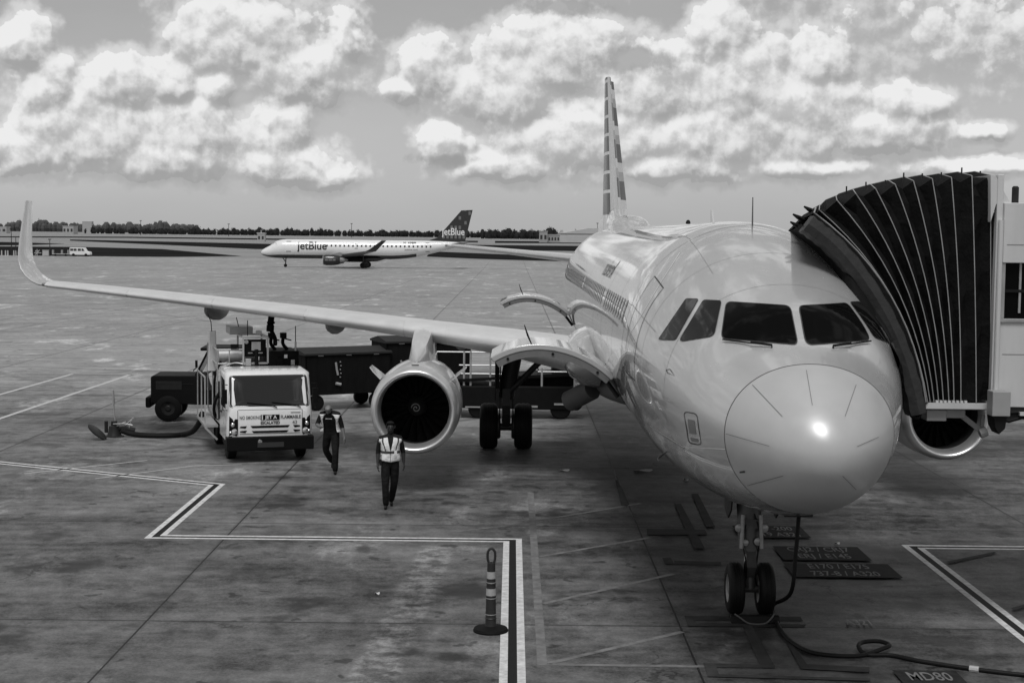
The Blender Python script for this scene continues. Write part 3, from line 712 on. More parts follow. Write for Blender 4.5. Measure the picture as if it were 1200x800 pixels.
# ---- engines
m_fan = M('fan_blade_metal', .03, .4, metal=.6, spec=.3); m_duct = M('intake_duct', .02, .6, spec=.2); m_hot = M('exhaust_metal', .12, .4, metal=.8, var=.3, scale=5)
m_nac = M('nacelle_paint', .56, .32, metal=.1, coat=.6, var=.05, scale=2)
def engine(s):
    ES = .975
    c = (s*5.75, 14.95, 1.79)
    nac = MB().lathe([(h_, r_*ES) for h_, r_ in [(.30,.985),(.6,1.005),(1.2,1.02),(2.2,1.0),(3.2,.93),(3.9,.82),(4.0,.76),(3.8,.70)]], c, 'y', 64).build('engine', m_nac, plane, smooth=50)
    MB().lathe([(h_, r_*ES) for h_, r_ in [(.42,.765),(.30,.765),(.16,.78),(.06,.81),(.01,.845),(0,.868),(.01,.892),(.05,.925),(.12,.953),(.2,.972),(.298,.985)]], c, 'y', 64).build('intake_lip', m_polish, nac, smooth=80)
    MB().lathe([(.42,.746),(.7,.765),(1.1,.80),(1.5,.80)], c, 'y', 48).build('intake_duct', m_duct, nac, smooth=60)
    b = MB()
    for i in range(22):
        a = 2*math.pi*i/22; vs = []
        for r_, tw, w_ in ((.22,.25,.09),(.5,.65,.115),(.79,1.0,.125)):
            for e in (-1, 1):
                q = a + e*w_/r_*math.sin(tw)*.9; vs.append(Vector((c[0]+r_*math.cos(q), c[1]+1.05+e*w_*math.cos(tw), c[2]+r_*math.sin(q))))
        b.add(vs, [(0,1,3,2),(2,3,5,4)])
    b.build('fan', m_fan, nac, smooth=60)
    MB().lathe([(1.3,.80),(1.3,.02)], c, 'y', 32).build('fan_disc', m_dark, nac)
    sp = MB().lathe([(.62,.002),(.64,.03),(.72,.09),(.85,.16),(1.0,.215),(1.2,.225)], c, 'y', 24)
    vs = []
    N = 40
    for i in range(N):
        t = i/(N-1); th = t*2*math.pi*1.5; r_ = .02+.085*t; h = .64+.27*t**1.0 if t < 1 else .9
        for dr in (-.009, .009): rr_ = r_+dr; hh = .62 + (rr_**1.25)*1.75 - .012; vs.append(Vector((c[0]+rr_*math.cos(th), c[1]+hh-.02, c[2]+rr_*math.sin(th))))
    sp.add(vs, [(2*i,2*i+1,2*i+3,2*i+2) for i in range(N-1)], 1)
    sp.build('spinner', [m_darkm, M('spiral_white', .25, .5)], nac, smooth=60)
    MB().lathe([(3.6,.60),(4.4,.52),(5.3,.40),(5.25,.36)], c, 'y', 32).build('exhaust_nozzle', m_hot, nac)
    MB().lathe([(4.9,.3),(5.6,.16),(6.0,.02)], c, 'y', 20).build('exhaust_plug', m_hot, nac)
    for sg in (-1, 1):      # chines
        a = R(90+sg*52); d = Vector((math.cos(a), 0, math.sin(a))); o = Vector(c); t_ = Vector((-d.z, 0, d.x))*.012
        pts = [(.75,1.0),(1.0,1.24),(1.25,1.36),(1.75,1.36),(1.8,1.0)]
        vs = [o+d*r_+Vector((0,h,0))+t_*k for k in (-1,1) for h, r_ in pts]
        MB().add(vs, [(0,1,2,3,4),(9,8,7,6,5)]+[(i,(i+1)%5,(i+1)%5+5,i+5) for i in range(5)]).build('chine', m_skin, nac, smooth=0)
    rings = []
    for a, w_, zb_, zt_ in ((.75,.02,2.68,2.86),(1.2,.16,2.65,3.04),(1.9,.24,2.63,3.20),(2.9,.27,2.53,3.34),(3.6,.28,2.43,3.38),(4.6,.26,2.28,3.33),(6.2,.16,2.53,3.23),(7.6,.04,2.88,3.13)):
        x0 = c[0]; rings.append([Vector((x0+w_*sx_, c[1]+a, z_)) for sx_, z_ in ((-1.15,zb_),(-.9,(zb_+zt_)/2),(-.75,zt_-.05),(0,zt_),(.75,zt_-.05),(.9,(zb_+zt_)/2),(1.15,zb_))])
    MB().loft(rings).build('pylon', m_nac, nac, smooth=50)
    MB().box(c[0]-.08, c[0]+.08, c[1]+.33, c[1]+.345, c[2]+.965, c[2]+.985).build('latch_plate', m_seam, nac)
for s in (-1, 1): engine(s)

# ---- landing gear
m_tyre = M('tyre_rubber', .007, .6, spec=.2, var=.3, scale=10); m_hub = M('wheel_hub', .30, .4, metal=.4, var=.4, scale=12)
def wheel(x, y, r, w, parent, out):
    t = MB().lathe([(-w/2,r*.55),(-w/2,r*.80),(-w*.44,r*.92),(-w*.3,r*.985),(-w*.2,r),(-w*.19,r*.985),(-w*.07,r*.985),(-w*.06,r),(w*.06,r),(w*.07,r*.985),(w*.19,r*.985),(w*.2,r),(w*.3,r*.985),(w*.44,r*.92),(w/2,r*.80),(w/2,r*.55)], (x,y,r), 'x', 40).build('tyre', m_tyre, parent, smooth=40)
    MB().lathe([(-w*.46,r*.56),(-w*.36,r*.5),(-w*.3,r*.3),(-w*.42,r*.22),(-w*.42,.001)], (x,y,r), 'x', 24).lathe([(w*.46,r*.56),(w*.36,r*.5),(w*.3,r*.3),(w*.42,r*.22),(w*.42,.001)], (x,y,r), 'x', 24).build('wheel_hub', m_hub, parent)
GX, GY = -.07, 5.0
b = MB().tube([(0,5.35,2.05),(0,5.15,1.2),(0,5.1,.92)], [.20,.175,.165], 16).tube([(0,5.1,1.0),(0,GY,.38)], .09, 14).tube([(-.26,GY,.38),(.26,GY,.38)], .06, 12)
b.tube([(0,5.95,1.98),(0,5.3,1.35)], .045, 8).tube([(-.16,5.3,1.95),(-.05,5.15,1.25)], .04, 8).tube([(.16,5.3,1.95),(.05,5.15,1.25)], .04, 8)
b.prism([(4.98,1.0),(4.82,.74),(4.86,.70),(5.04,.95)], 'x', -.07, .07).prism([(4.82,.74),(4.98,.5),(5.02,.54),(4.87,.76)], 'x', -.06, .06)
b.box(-.14,.14,5.0,5.25,1.28,1.42).lathe([(-.16,.07),(.16,.07)], (0,5.05,1.05), 'x', 12, caps=True)
b.v = [(v[0]+GX, v[1], v[2]) for v in b.v]
ng = b.build('nose_gear', m_gearmet, plane, smooth=40)
MB().lathe([(.52,.092),(.90,.092)], (GX,5.04,0), 'z', 18).build('oleo_piston', m_chrome, ng)
MB().tube([(GX+.13,4.95,1.5),(GX+.15,4.93,1.0)], .03, 8).tube([(GX-.13,4.95,1.5),(GX-.15,4.93,1.0)], .03, 8).build('steering_actuator', m_hub, ng)
for x in (-.225+GX, .225+GX): wheel(x, GY, .385, .23, ng, x)
for x, z, r_ in ((-.185,1.30,.07),(.185,1.30,.07),(.10,1.10,.065),(-.09,1.08,.055)):
    l_ = MB().lathe([(.10,.02),(.07,r_*.8),(0,r_),(-.02,r_)], (x+GX,4.96,z), 'y', 16).build('gear_lamp', m_gearmet, ng)
    MB().lathe([(-.018,r_*.93),(-.03,r_*.6),(-.034,.001)], (x+GX,4.96,z), 'y', 16).build('lamp_glass', m_lens, ng)
b = MB().tube(bez([(.05,5.05,1.5),(.13,4.95,1.2),(.10,4.97,.9),(.07,4.95,.6),(.1,4.98,.42)]), .014, 6).tube(bez([(-.06,5.02,1.4),(-.13,4.96,1.1),(-.08,4.92,.8),(-.09,4.97,.45)]), .011, 6)
b.v = [(v[0]+GX, v[1], v[2]) for v in b.v]; b.build('brake_hose', m_dark, ng)
for s in (-1, 1): MB().prism([(4.95,1.86),(5.75,1.80),(5.70,1.45),(5.35,1.38),(5.05,1.55)], 'x', s*.36-.012, s*.36+.012).build('nose_gear_door', m_darkm, ng, smooth=0)
MB().box(.26,.68,4.15,4.45,1.62,1.80).build('ground_power_hatch', m_darkm, plane, bevel=.02)
for s in (-1, 1):
    x = s*3.795; y = 21.97
    b = MB().tube([(x*.93,21.6,3.0),(x*.985,21.9,1.75),(x,21.95,1.35)], [.23,.22,.20], 18).tube([(x,21.95,1.35),(x,y,.58)], .11, 14).tube([(x-.46,y,.58),(x+.46,y,.58)], .10, 12)
    b.tube([(x*.985,21.8,1.5),(x-s*1.1,21.75,2.55),(x-s*1.7,21.7,2.8)], .085, 10).tube([(x-s*.95,21.7,2.4),(x-s*.3,21.65,2.85)], .05, 8)
    b.prism([(21.8,1.3),(21.55,.95),(21.6,.9),(21.9,1.2)], 'x', x-.10, x+.10).prism([(21.55,.95),(21.82,.6),(21.88,.66),(21.62,.98)], 'x', x-.09, x+.09)
    b.tube([(x+.16,21.8,2.7),(x+.18,21.85,.8)], .022, 6).tube([(x-.15,21.8,2.6),(x-.17,21.85,.8)], .018, 6).box(x-.12, x+.12, 21.78, 21.86, .72, .82)
    for d in (-.28, .28): b.lathe([(-.14,.30),(-.10,.34),(.10,.34),(.14,.30)], (x+d, y, .60), 'x', 20, caps=True)
    b.box(x-.10, x+.10, 21.70, 21.77, .95, 1.6).tube([(x-.24,21.8,1.6),(x-.24,21.8,2.9)], .06, 8)
    mg = b.build('main_gear', M('main_gear_paint', .035, .45, var=.5, scale=8), plane, smooth=40)
    for d in (-.45, .45): wheel(x+d, y, .60, .47, mg, d)
    MB().box(x+s*.26, x+s*.29, 21.1, 22.2, 1.35, 3.0).build('main_gear_door', m_darkm, mg)

# ---- raised cargo doors on the right side
def cargo_door(a0, hz, L=1.82, rot=0):
    th0 = math.acos(max(-1, min(1, -math.sqrt(1-((hz-ZC)/2.07)**2)))) 
    H = fuse_xyz(a0, hz, -1); w = 2.15; Rr = 1.75; half = w/2/Rr; lean = R(8+rot)
    def arcpt(t, rr_):
        ph = -math.asin(half) + 2*math.asin(half)*t; x = math.sin(ph)*rr_ + half*Rr; z = math.cos(ph)*rr_ - math.sqrt(Rr**2-(half*Rr)**2)
        xx, zz = x, z
        return Vector((H.x-.02 - (xx*math.cos(lean) + zz*math.sin(lean)*-.0), 0, H.z + zz + xx*math.sin(lean)))
    outer = [arcpt(i/20, Rr+.07) for i in range(21)]; inner = [arcpt(i/20, Rr-.035) for i in range(20, -1, -1)]
    poly = outer + inner; b = MB()
    rings = [[p+Vector((0, a, 0)) for p in poly] for a in (a0, a0+.06, a0+L-.06, a0+L)]
    b.loft(rings)
    d = b.build('cargo_door', m_skin, plane, smooth=30, bevel=.02)
    fr = [arcpt(.015+.97*i/20, Rr-.037) for i in range(21)] + [arcpt(.015+.97*i/20, Rr-.15) for i in range(20, -1, -1)]
    MB().loft([[p+Vector((0, a, 0)) for p in fr] for a in (a0+.015, a0+L-.015)]).build('door_frame', M('door_frame_paint', .16, .5, var=.2, scale=6), d, smooth=30)
    # inner liner and ribs, hinge arms, uplock hooks
    lin = [arcpt(.04+.92*i/20, Rr-.155) for i in range(21)]
    MB().loft([[p+Vector((0,a,0)) for p in lin] for a in (a0+.09, a0+L-.09)], closed=False).build('door_liner', m_darkm, d)
    for f in (.12, .5, .88):
        MB().tube([arcpt(f, Rr-.085)+Vector((0,a0-.004,0)), arcpt(f, Rr-.085)+Vector((0,a0+.02,0))], .025, 10).build('door_latch', m_dark, d)
    MB().tube([arcpt(.05, Rr-.1)+Vector((0,a0+.3,0)), Vector((H.x+.1, a0+.3, hz-.35))], .04, 8).build('door_strut', m_darkm, d)
    p = arcpt(.66, Rr+.07)
    MB().tube([p+Vector((0,a0+.05,0)), p+Vector((-.07,a0+.05,.16)), p+Vector((-.13,a0+.05,.34))], [.012,.02,.008], 6).build('door_handle', m_dark, d)
    # black patch on the skin paints in the bay's shade below the hinge
    vs = []; nz = 10
    for k in range(nz+1):
        z = hz-.04 - (hz-.04-2.0)*k/nz
        for a in (a0+.02, a0+L-.02):
            p = fuse_xyz(a, z, -1); n_ = Vector((p.x, 0, (p.z-ZC))).normalized(); vs.append(p+n_*.006)
    MB().add(vs, [(2*k,2*k+1,2*k+3,2*k+2) for k in range(nz)]).build('cargo_opening_shade', m_dark, fus, smooth=0)
cargo_door(9.3, 3.08)
cargo_door(29.6, 3.12)

# ------------------------------------------------------------------ jet bridge
m_cab = M('bridge_panel_paint', .56, .45, var=.22, scale=2.5, stretch=(1,1,.15)); m_cabd = M('bridge_grey_paint', .32, .5, var=.2, scale=3)
m_fab = M('bellows_fabric', .007, .8, spec=.12, var=.5, scale=5, bump=.5, bscale=9, bdist=.05); m_hoop = M('hoop_aluminium', .38, .45, metal=.4, var=.4, scale=4)
m_pad = M('cushion_vinyl', .035, .5, spec=.25, var=.35, scale=6, bump=.4, bscale=7, bdist=.04)
YN, YF = 21.0, 24.6
bridge = thing('jet_bridge', 'pale grey boarding bridge with black pleated canopy fanned against the airliner', 'jet bridge', (7.4, 22.8, 0))
BO = Vector((7.4, 22.8, 0))
def L(p): return Vector(p) - BO
HT = [(954,249.5),(960,246),(981,235),(1003,227),(1026,221),(1049,216),(1070.5,212),(1092.5,209.5),(1115,208),(1139,206),(1161,205.5)]
HB = [(1085,471),(1087,471),(1090,471),(1094.5,471),(1100,471),(1105.5,471),(1112,471),(1118,471),(1126,471),(1144,471),(1161,471)]
hoops = []
nh = len(HT)
for k_ in range(nh):
    T, B = at(*HT[k_], YN), at(*HB[k_], YN); bul = .33*(1-k_/(nh-1))**1.4
    side = []
    for i in range(13):
        t = i/12; p = B.lerp(T, t); d = (T-B).normalized(); n_ = Vector((d.z, 0, -d.x)); side.append(p + n_*bul*4*t*(1-t))
    sk_ = .62*(1-k_/(nh-1)); chm = T + Vector((.05+sk_*.25, .9, .09)); top2 = T + Vector((sk_*.9, YF-YN-.7, .08)); far = T + Vector((sk_, YF-YN, 0)); fb = B + Vector((sk_, YF-YN, 0))
    fside = [p + Vector((sk_, YF-YN, 0)) for p in reversed(side)]
    hoops.append(side + [chm, top2] + fside)
b = MB(); rows = []
for k_ in range(nh-1):
    rows.append(hoops[k_])
    ctr = sum(hoops[k_], Vector())/len(hoops[k_])
    w_ = (hoops[k_][12]-hoops[k_+1][12]).length*.30
    mid = []
    for i, (p, q) in enumerate(zip(hoops[k_], hoops[k_+1])):
        m_ = (p+q)/2; d = Vector((0, ctr.y-m_.y, (ctr.z-m_.z)*.6)); d = d.normalized() if d.length else d
        mid.append(m_ + d*(.20 if 12 <= i <= 15 else min(.16, .05+w_*.35))*(1+.35*math.sin(i*2.1+k_*3.7)) + Vector((.015*math.sin(i*1.3+k_*2.2), 0, -.02*abs(math.sin(k_*1.9+i)))))
    rows.append(mid)
rows.append(hoops[-1])
b.loft([[L(p) for p in r_] for r_ in rows], closed=False).build('canopy_fabric', m_fab, bridge, smooth=0)
for k_ in range(nh):
    MB().tube([L(p) for p in hoops[k_]], .0075 if k_ else .012, 6).build('canopy_hoop', m_hoop, bridge)
    p = hoops[k_][12]
    if k_ > 2: MB().tube([L(p+Vector((-.10,.15,0))), L(p+Vector((-.10,.15,.09+.03*math.sin(k_*2.3))))], .011, 6).build('hoop_pin', m_darkm, bridge)
# front cushion and the flap that closes onto the fuselage
PADP = [(945,262),(958,272),(975,286),(1002,317),(1031,361),(1052,405),(1066,448),(1074,484)]
FLAP = [(927,267),(938,280),(958,297),(990,332),(1018,366),(1040,398),(1053,432),(1058,470)]
pad = bez([at(x, y, YN-.12) for x, y in PADP], 28)
rings = []; b = MB()
for i, p in enumerate(pad):
    t = (pad[min(i+1,len(pad)-1)]-pad[max(i-1,0)]).normalized(); s_ = Vector((t.z, 0, -t.x)); bul = 1+.06*math.sin(i*1.9)
    rings.append([L(p + s_*(.135*bul*c_) + Vector((0,1,0))*(.14*q_)) for c_, q_ in ((-1,-.3),(-.8,-.9),(0,-1.15),(.8,-.9),(1,-.3),(1,1),(-1,1))])
b.loft(rings).build('contact_cushion', m_pad, bridge, smooth=30)
fl = bez([hit(x, y)[0]+OFF for x, y in FLAP], 28)
n_ = min(len(fl), len(pad))
flr = []
for i in range(n_):
    p, q = pad[i]+Vector((-.07,.02,0)), fl[i]; flr.append([L(p.lerp(q, t) + Vector((0,-.10*math.sin(math.pi*t),0)) ) for t in (0,.25,.5,.75,1)])
MB().loft(flr, closed=False).build('canopy_flap', m_fab, bridge, smooth=60)
# from cushion back to first hoop and over the crown
h0 = hoops[0][:13][::-1]; pb = [pad[int(i*(len(pad)-1)/12)] for i in range(13)]
MB().loft([[L(p+Vector((.06,.06,0))) for p in pb], [L(p) for p in h0]], closed=False).build('canopy_fabric', m_fab, bridge, smooth=0)
top = [hoops[0][12+i] for i in range(4)]; crown = [fl[0], fl[0]+Vector((.12,.5,.06)), skin_point(7.5,R(66))+OFF, skin_point(7.6,R(40))+OFF]
MB().loft([[L(p) for p in top], [L((p+q)/2+Vector((0,0,.05))) for p, q in zip(top, crown)], [L(p) for p in crown]], closed=False).build('canopy_fabric', m_fab, bridge, smooth=0)
for px, py in ((930,264),(933,255),(946,246)):
    p = at(px, py, YN+.9); MB().tube([L(p+Vector((.16,.1,-.05))), L(p+Vector((.02,.0,.01))), L(p+Vector((-.05,0,.05)))], [.05,.03,.012], 6).build('canopy_strap', m_dark, bridge)
# floor sill, bumper and underframe
x0, x1 = at(1086,475,YN).x, at(1156,475,YN).x; zt = at(1120,472,YN).z; zb_ = at(1120,478.5,YN).z
b = MB().prism([(x0+.02-7.4, zt), (x1-7.4, zt), (x1-7.4, zb_), (x0-.03-7.4, zb_)], 'y', YN-.05-22.8, YN+.02-22.8); b.build('sill_beam', m_cab, bridge)
MB().box(x0-7.4, 8.5-7.4, YN+.03-22.8, YF-22.8, zb_-.02, zt-.01).build('cab_floor', m_cabd, bridge)
for i in range(8):
    x = x0+.12+i*.055*1.05-7.4; MB().box(x, x+.035, YN-.03-22.8, YN+.02-22.8, zt+.003, zt+.035).build('hoop_foot', m_cab, bridge)
z1, z2 = at(1120,480,YN).z, at(1120,494,YN).z
MB().box(x0+.02-7.4, x0+.30-7.4, YN+.05-22.8, YN+.35-22.8, z2, z1-.01).build('junction_box', m_cabd, bridge, bevel=.01)
MB().box(x0+.31-7.4, x0+.58-7.4, YN+.1-22.8, YN+.4-22.8, z2+.04, z1-.01).build('junction_box', m_cabd, bridge, bevel=.01)
MB().beam(L(at(1126,486,YN+.2)), L(at(1150,505,YN+.2)), .07).beam(L(at(1150,505,YN+.2)), L(at(1152,486,YN+.2)), .05).tube([L(at(1148,508,YN+.15)), L(at(1156,505,YN+.15))], .07, 10).build('floor_leveller', m_cabd, bridge)
rings = []
MB().tube(bez([L(at(x, y, YN-.05)) for x, y in ((1067,486),(1070,489),(1077,489),(1079,483))]), .02, 8).build('bumper_loop', m_dark, bridge)
# cab: wall toward the camera, post, window with bars, hood, control box
xa, xb = at(1162,340,YN).x, 12.5
zc0, zc1 = zb_, 6.05
def cabx(px, py): p = at(px, py, YN-.12); return p.x-7.4, p.z
yw = YN-.12-22.8
ztop = at(1185,238,YN).z; wz0 = at(1185,373,YN).z; wz1 = at(1185,308,YN).z; zl_ = at(1185,476,YN).z
xw = at(1169.5,340,YN).x-7.4
cabwall = MB()
cabwall.box(xa-7.4, xw-.001, yw, yw+.12, zl_, wz0+2.0)
cabwall.box(xw, xb-7.4, yw, yw+.12, zl_, wz0)
cabwall.box(xw, xb-7.4, yw-.05, yw+.12, wz1, ztop)
cabwall.box(xw+1.9, xb-7.4, yw, yw+.12, wz0+.001, wz1-.001)
cabwall.build('cab_wall', m_cab, bridge, bevel=.012)
for z_ in (wz0-.5, wz1+.25): MB().box(xw+.05, xb-7.4-.1, yw-.054 if z_ > wz1 else yw-.004, yw-.0505 if z_ > wz1 else yw-.0005, z_, z_+.008).build('panel_seam', m_seamg, bridge)
wf = MB().box(xw+.0, xw+1.9, yw-.03, yw-.004, wz0-.05, wz0+.0).box(xw, xw+.05, yw-.03, yw-.004, wz0+.001, wz1).box(xw+1.85, xw+1.9, yw-.03, yw-.004, wz0+.001, wz1).build('cab_window', m_hoop, bridge, bevel=.008)
MB().box(xw+.05, xw+1.85, yw+.05, yw+.07, wz0, wz1).build('pane', m_glass, wf)
for i in range(8): MB().box(xw+.26+.11*i+(.06 if i > 1 else 0), xw+.29+.11*i+(.06 if i > 1 else 0), yw+.02, yw+.045, wz0+.08, wz1).build('window_bar', m_hoop, wf)
MB().box(xw+.06, xw+1.84, yw+.015, yw+.05, (wz0+wz1)/2-.02, (wz0+wz1)/2+.02).build('window_bar', m_dark, wf)
MB().tube([(xw-.035, yw-.03, zl_+.05), (xw-.035, yw-.03, at(1185,258,YN).z)], .035, 10).build('cab_post', m_cab, bridge)
hd = [cabx(1161.5,205), cabx(1167,206), cabx(1184,237), cabx(1168,239), cabx(1161.5,260)]
MB().prism(hd, 'y', yw+.02, YF-22.8-.02).build('cab_hood', m_cab, bridge)
MB().box(xw, xb-7.4, yw+.12, YF-22.8, ztop-.06, ztop-.005).box(xa+.05-7.4, xb-7.4, YF-.12-22.8, YF-22.8, zl_, ztop-.07).box(xa-7.4, xb-7.4, yw+.121, YF-.13-22.8, zl_, zl_+.08).build('cab_shell', m_cab, bridge)
MB().lathe([(0,.05),(.22,.05),(.24,.03)], (at(1193,240,YN).x-7.4, yw+.25, ztop), 'z', 10, caps=True).build('roof_stub', m_darkm, bridge)
p0, p1 = at(1153,455,YN), at(1173,484,YN)
MB().box(p0.x-7.4, p1.x-7.4, yw-.28, yw-.03, p1.z, p0.z).build('control_box', m_cabd, bridge, bevel=.012)
p1b, p2b = at(1156,485,YN), at(1170,505,YN)
MB().prism([(p1b.x-7.4, p1b.z-.003), (p2b.x-7.4, p1b.z-.003), (p2b.x-.02-7.4, p2b.z+.08), (p2b.x-.10-7.4, p2b.z), (p1b.x+.02-7.4, p2b.z+.1)], 'y', yw-.22, yw+.1).build('drive_bracket', m_dark, bridge)
MB().box(p2b.x-7.4+.02, xb-7.4, yw+.02, yw+.25, zl_-.17, zl_-.003).box(p2b.x-7.4+.02, xb-7.4, YF-22.8-.3, YF-22.8-.05, zl_-.17, zl_-.003).build('underframe', m_darkm, bridge)
MB().tube([L(at(1174,484,YN-.1)), L(at(1200,482,YN-.1))], .035, 8).tube([L(at(1170,490,YN-.1)), L(at(1182,493,YN-.1)), L(at(1200,488,YN-.1)), L((8.6, YN-.1, 3.0))], .03, 8).build('cable_run', m_dark, bridge)
MB().box(at(1190,481,YN).x-7.4, at(1200,481,YN).x-7.4+.5, yw-.08, yw-.02, at(1195,485,YN).z, at(1195,481,YN).z).build('reflector_strip', m_cab, bridge)
# tunnel and lift column beyond the frame
MB().box(xb+.01-7.4, 34-7.4, YN+.4-22.8, YF-.4-22.8, zl_, 5.9).build('tunnel', m_cab, bridge)
MB().box(19-7.4, 19.6-7.4, YN+.6-22.8, YN+1.2-22.8, .5, zl_-.01).box(19-7.4, 19.6-7.4, YF-1.2-22.8, YF-.6-22.8, .5, zl_-.01).box(18.6-7.4, 20-7.4, YN+.5-22.8, YF-.5-22.8, .3, .6).build('lift_column', m_cabd, bridge)
for y in (YN+.7, YF-.7): MB().lathe([(-.2,.3),(-.2,.5),(.2,.5),(.2,.3)], (19.3-7.4, y-22.8, .5), 'y', 24, caps=True).build('drive_wheel', m_tyre, bridge)

# ------------------------------------------------------------------ fuel truck
m_truck = M('white_truck_paint', .78, .28, coat=.7, var=.06, scale=3); m_tdark = M('black_plastic', .007, .6, spec=.10, var=.3, scale=8)
m_alu = M('weathered_aluminium', .48, .42, metal=.4, var=.3, scale=6); m_tglass = M('windscreen_glass', .012, .04, spec=.5, coat=.3); m_tglass.node_tree.nodes['Principled BSDF'].inputs['Coat IOR'].default_value = 1.65
truck = thing('fuel_truck', 'white cab fuel service truck lettered flammable below the wing', 'truck', (-5.88, 36.35, 0), R(17))
# local: x across (image right positive), y rearward, z up
side = [(.02,.52),(0,.66),(.0,1.22),(.05,1.34),(.33,2.02),(.40,2.12),(.52,2.19),(1.5,2.22),(1.62,2.15),(1.64,.52)]
cab = MB()
rings = []
for x, e in ((-1.04,.16),(-1.02,.09),(-.97,.035),(-.88,0),(.88,0),(.97,.035),(1.02,.09),(1.04,.16)):
    rings.append([Vector((x, y+(e if y < .5 else 0), z-(e*.5 if z > 2 else 0))) for y, z in side])
cab.loft(rings).build('cab', m_truck, truck, smooth=40)
cabo = [c for c in truck.children][0]
def on_face(xz, y0off=-.008):
    """points on the cab front from x and height"""
    out = []
    for x, z in xz:
        ys = [(a[0]+(b_[0]-a[0])*(z-a[1])/(b_[1]-a[1])) for a, b_ in zip(side[:6], side[1:6]) if a[1] <= z <= b_[1] and b_[1] != a[1]]
        ax_ = abs(x); e = 0 if ax_ < .88 else .035*(ax_-.88)/.09 if ax_ < .97 else .035+.055*(ax_-.97)/.05
        out.append(Vector((x, (ys[0] if ys else 0)+y0off+e, z)))
    return out
def face_patch(xz, m, name, parent, off=-.008, rnd=0.): 
    if rnd:
        o_ = []
        n = len(xz)
        for i in range(n):
            p, q, r_ = Vector(xz[i-1]), Vector(xz[i]), Vector(xz[(i+1)%n]); a, c = q+(p-q).normalized()*rnd, q+(r_-q).normalized()*rnd
            for t in (0,.25,.5,.75,1): o_.append(a*(1-t)**2+q*2*t*(1-t)+c*t*t)
        xz = o_
    c = sum((Vector(p) for p in xz), Vector((0,0)))/len(xz); allp = []; lv = (1,.8,.6,.4,.2)
    for f in lv: allp += [tuple(c+(Vector(p)-c)*f) for p in xz]
    N = len(xz); vs = on_face(allp+[tuple(c)], off); fs = [(i*N+j, i*N+(j+1)%N, (i+1)*N+(j+1)%N, (i+1)*N+j) for i in range(4) for j in range(N)] + [(4*N+j, 4*N+(j+1)%N, 5*N) for j in range(N)]
    return MB().add(vs, fs).build(name, m, parent, smooth=40)
face_patch([(-.99,1.345),(.99,1.345),(.95,2.10),(-.95,2.10)], m_gask, 'windscreen_seal', truck, -.006, .09)
ws = face_patch([(-.965,1.37),(.965,1.37),(.925,2.078),(-.925,2.078)], m_tglass, 'windscreen', truck, -.010, .07)
for xa_, xb2 in ((.25,-.55),(.83,.05)): 
    P_ = on_face([(xa_-.08,1.335),(xa_-.2,1.385),(xb2,1.46)], -.03); MB().tube(P_, .012, 6).build('windscreen_wiper', m_tdark, truck)
for i in range(7): 
    x = -.66+.22*i; MB().box(x-.08, x+.06, .56, .66, 2.185, 2.235).build('roof_marker_lamp', m_truck, truck, bevel=.01)
# bumper, grille, headlamps
MB().box(-1.06, 1.06, -.10, .25, .30, .64).build('bumper', m_tdark, truck, bevel=.03)
MB().box(-.32, .32, -.115, -.101, .38, .50).build('plate_recess', m_gask, truck)
MB().lathe([(-.115,.05),(-.10,.06)], (-.26,0,.52), 'y', 14, caps=True).build('fog_lamp', m_chrome, truck)
for z0, z1_, w_ in ((.845,.90,.48),(.725,.775,.45)):
    face_patch([(-w_,z1_),(-w_+.05,z0),(w_-.05,z0),(w_,z1_)], m_tdark, 'grille_slot', truck, -.008)
for s in (-1, 1):
    for z0 in (.84, .73): face_patch([(s*.56,z0+.06),(s*.72,z0+.05),(s*.74,z0+.02),(s*.60,z0)], m_tdark, 'grille_slot', truck, -.008)
    face_patch([(-.74,.70),(.74,.70),(.74,.712),(-.74,.712)], m_gask, 'panel_gap', truck, -.0075) if s == 1 else None
    hl = face_patch([(s*.78,1.06),(s*.985,1.14),(s*.99,.66),(s*.80,.66)], m_tdark, 'headlamp', truck, -.012)
    for x, z, r_ in ((s*.90,.93,.05),(s*.865,.76,.075),(s*.955,.74,.035)):
        MB().lathe([(-.02,.001),(-.015,r_*.6),(0,r_)], on_face([(x,z)], -.016)[0], 'y', 14).build('lamp_reflector', m_chrome, hl)
    face_patch([(s*.775,1.28),(s*.79,1.28),(s*.79,.68),(s*.775,.68)], m_gask, 'panel_gap', truck, -.0075)
face_patch([(-.77,1.285),(.77,1.285),(.77,1.293),(-.77,1.293)], m_gask, 'panel_gap', truck, -.0075)
# lettering
def ftext(s, x, z, size, m, xs=1., bold=.002): return text(s, size, (x, -.012, z), (1,0,0), (0,0,1), m, 'lettering', truck, xs=xs, bold=bold)
m_red = M('sign_grey', .16, .5)
ftext('NO SMOKING', -.48, 1.10, .115, m_red, .72); ftext('FLAMMABLE', .50, 1.10, .115, m_gask, .80)
face_patch([(-.23,1.035),(.23,1.035),(.23,1.165),(-.23,1.165)], m_tdark, 'fuel_grade_sign', truck, -.011)
text('JET A', .12, (.02,-.016,1.10), (1,0,0), (0,0,1), M('sign_white', .8, .5), 'lettering', truck, bold=.003)
face_patch([(-.205,1.04),(-.18,1.04),(-.18,1.16),(-.205,1.16)], M('sign_white'), 'sign_bar', truck, -.014)
ftext('ESCALATED', 0, .965, .10, m_gask, .88, .004); ftext('43', .60, .965, .12, m_red)
face_patch([(.50,1.20),(.74,1.20),(.74,1.215),(.50,1.215)], m_gask, 'badge', truck, -.010)
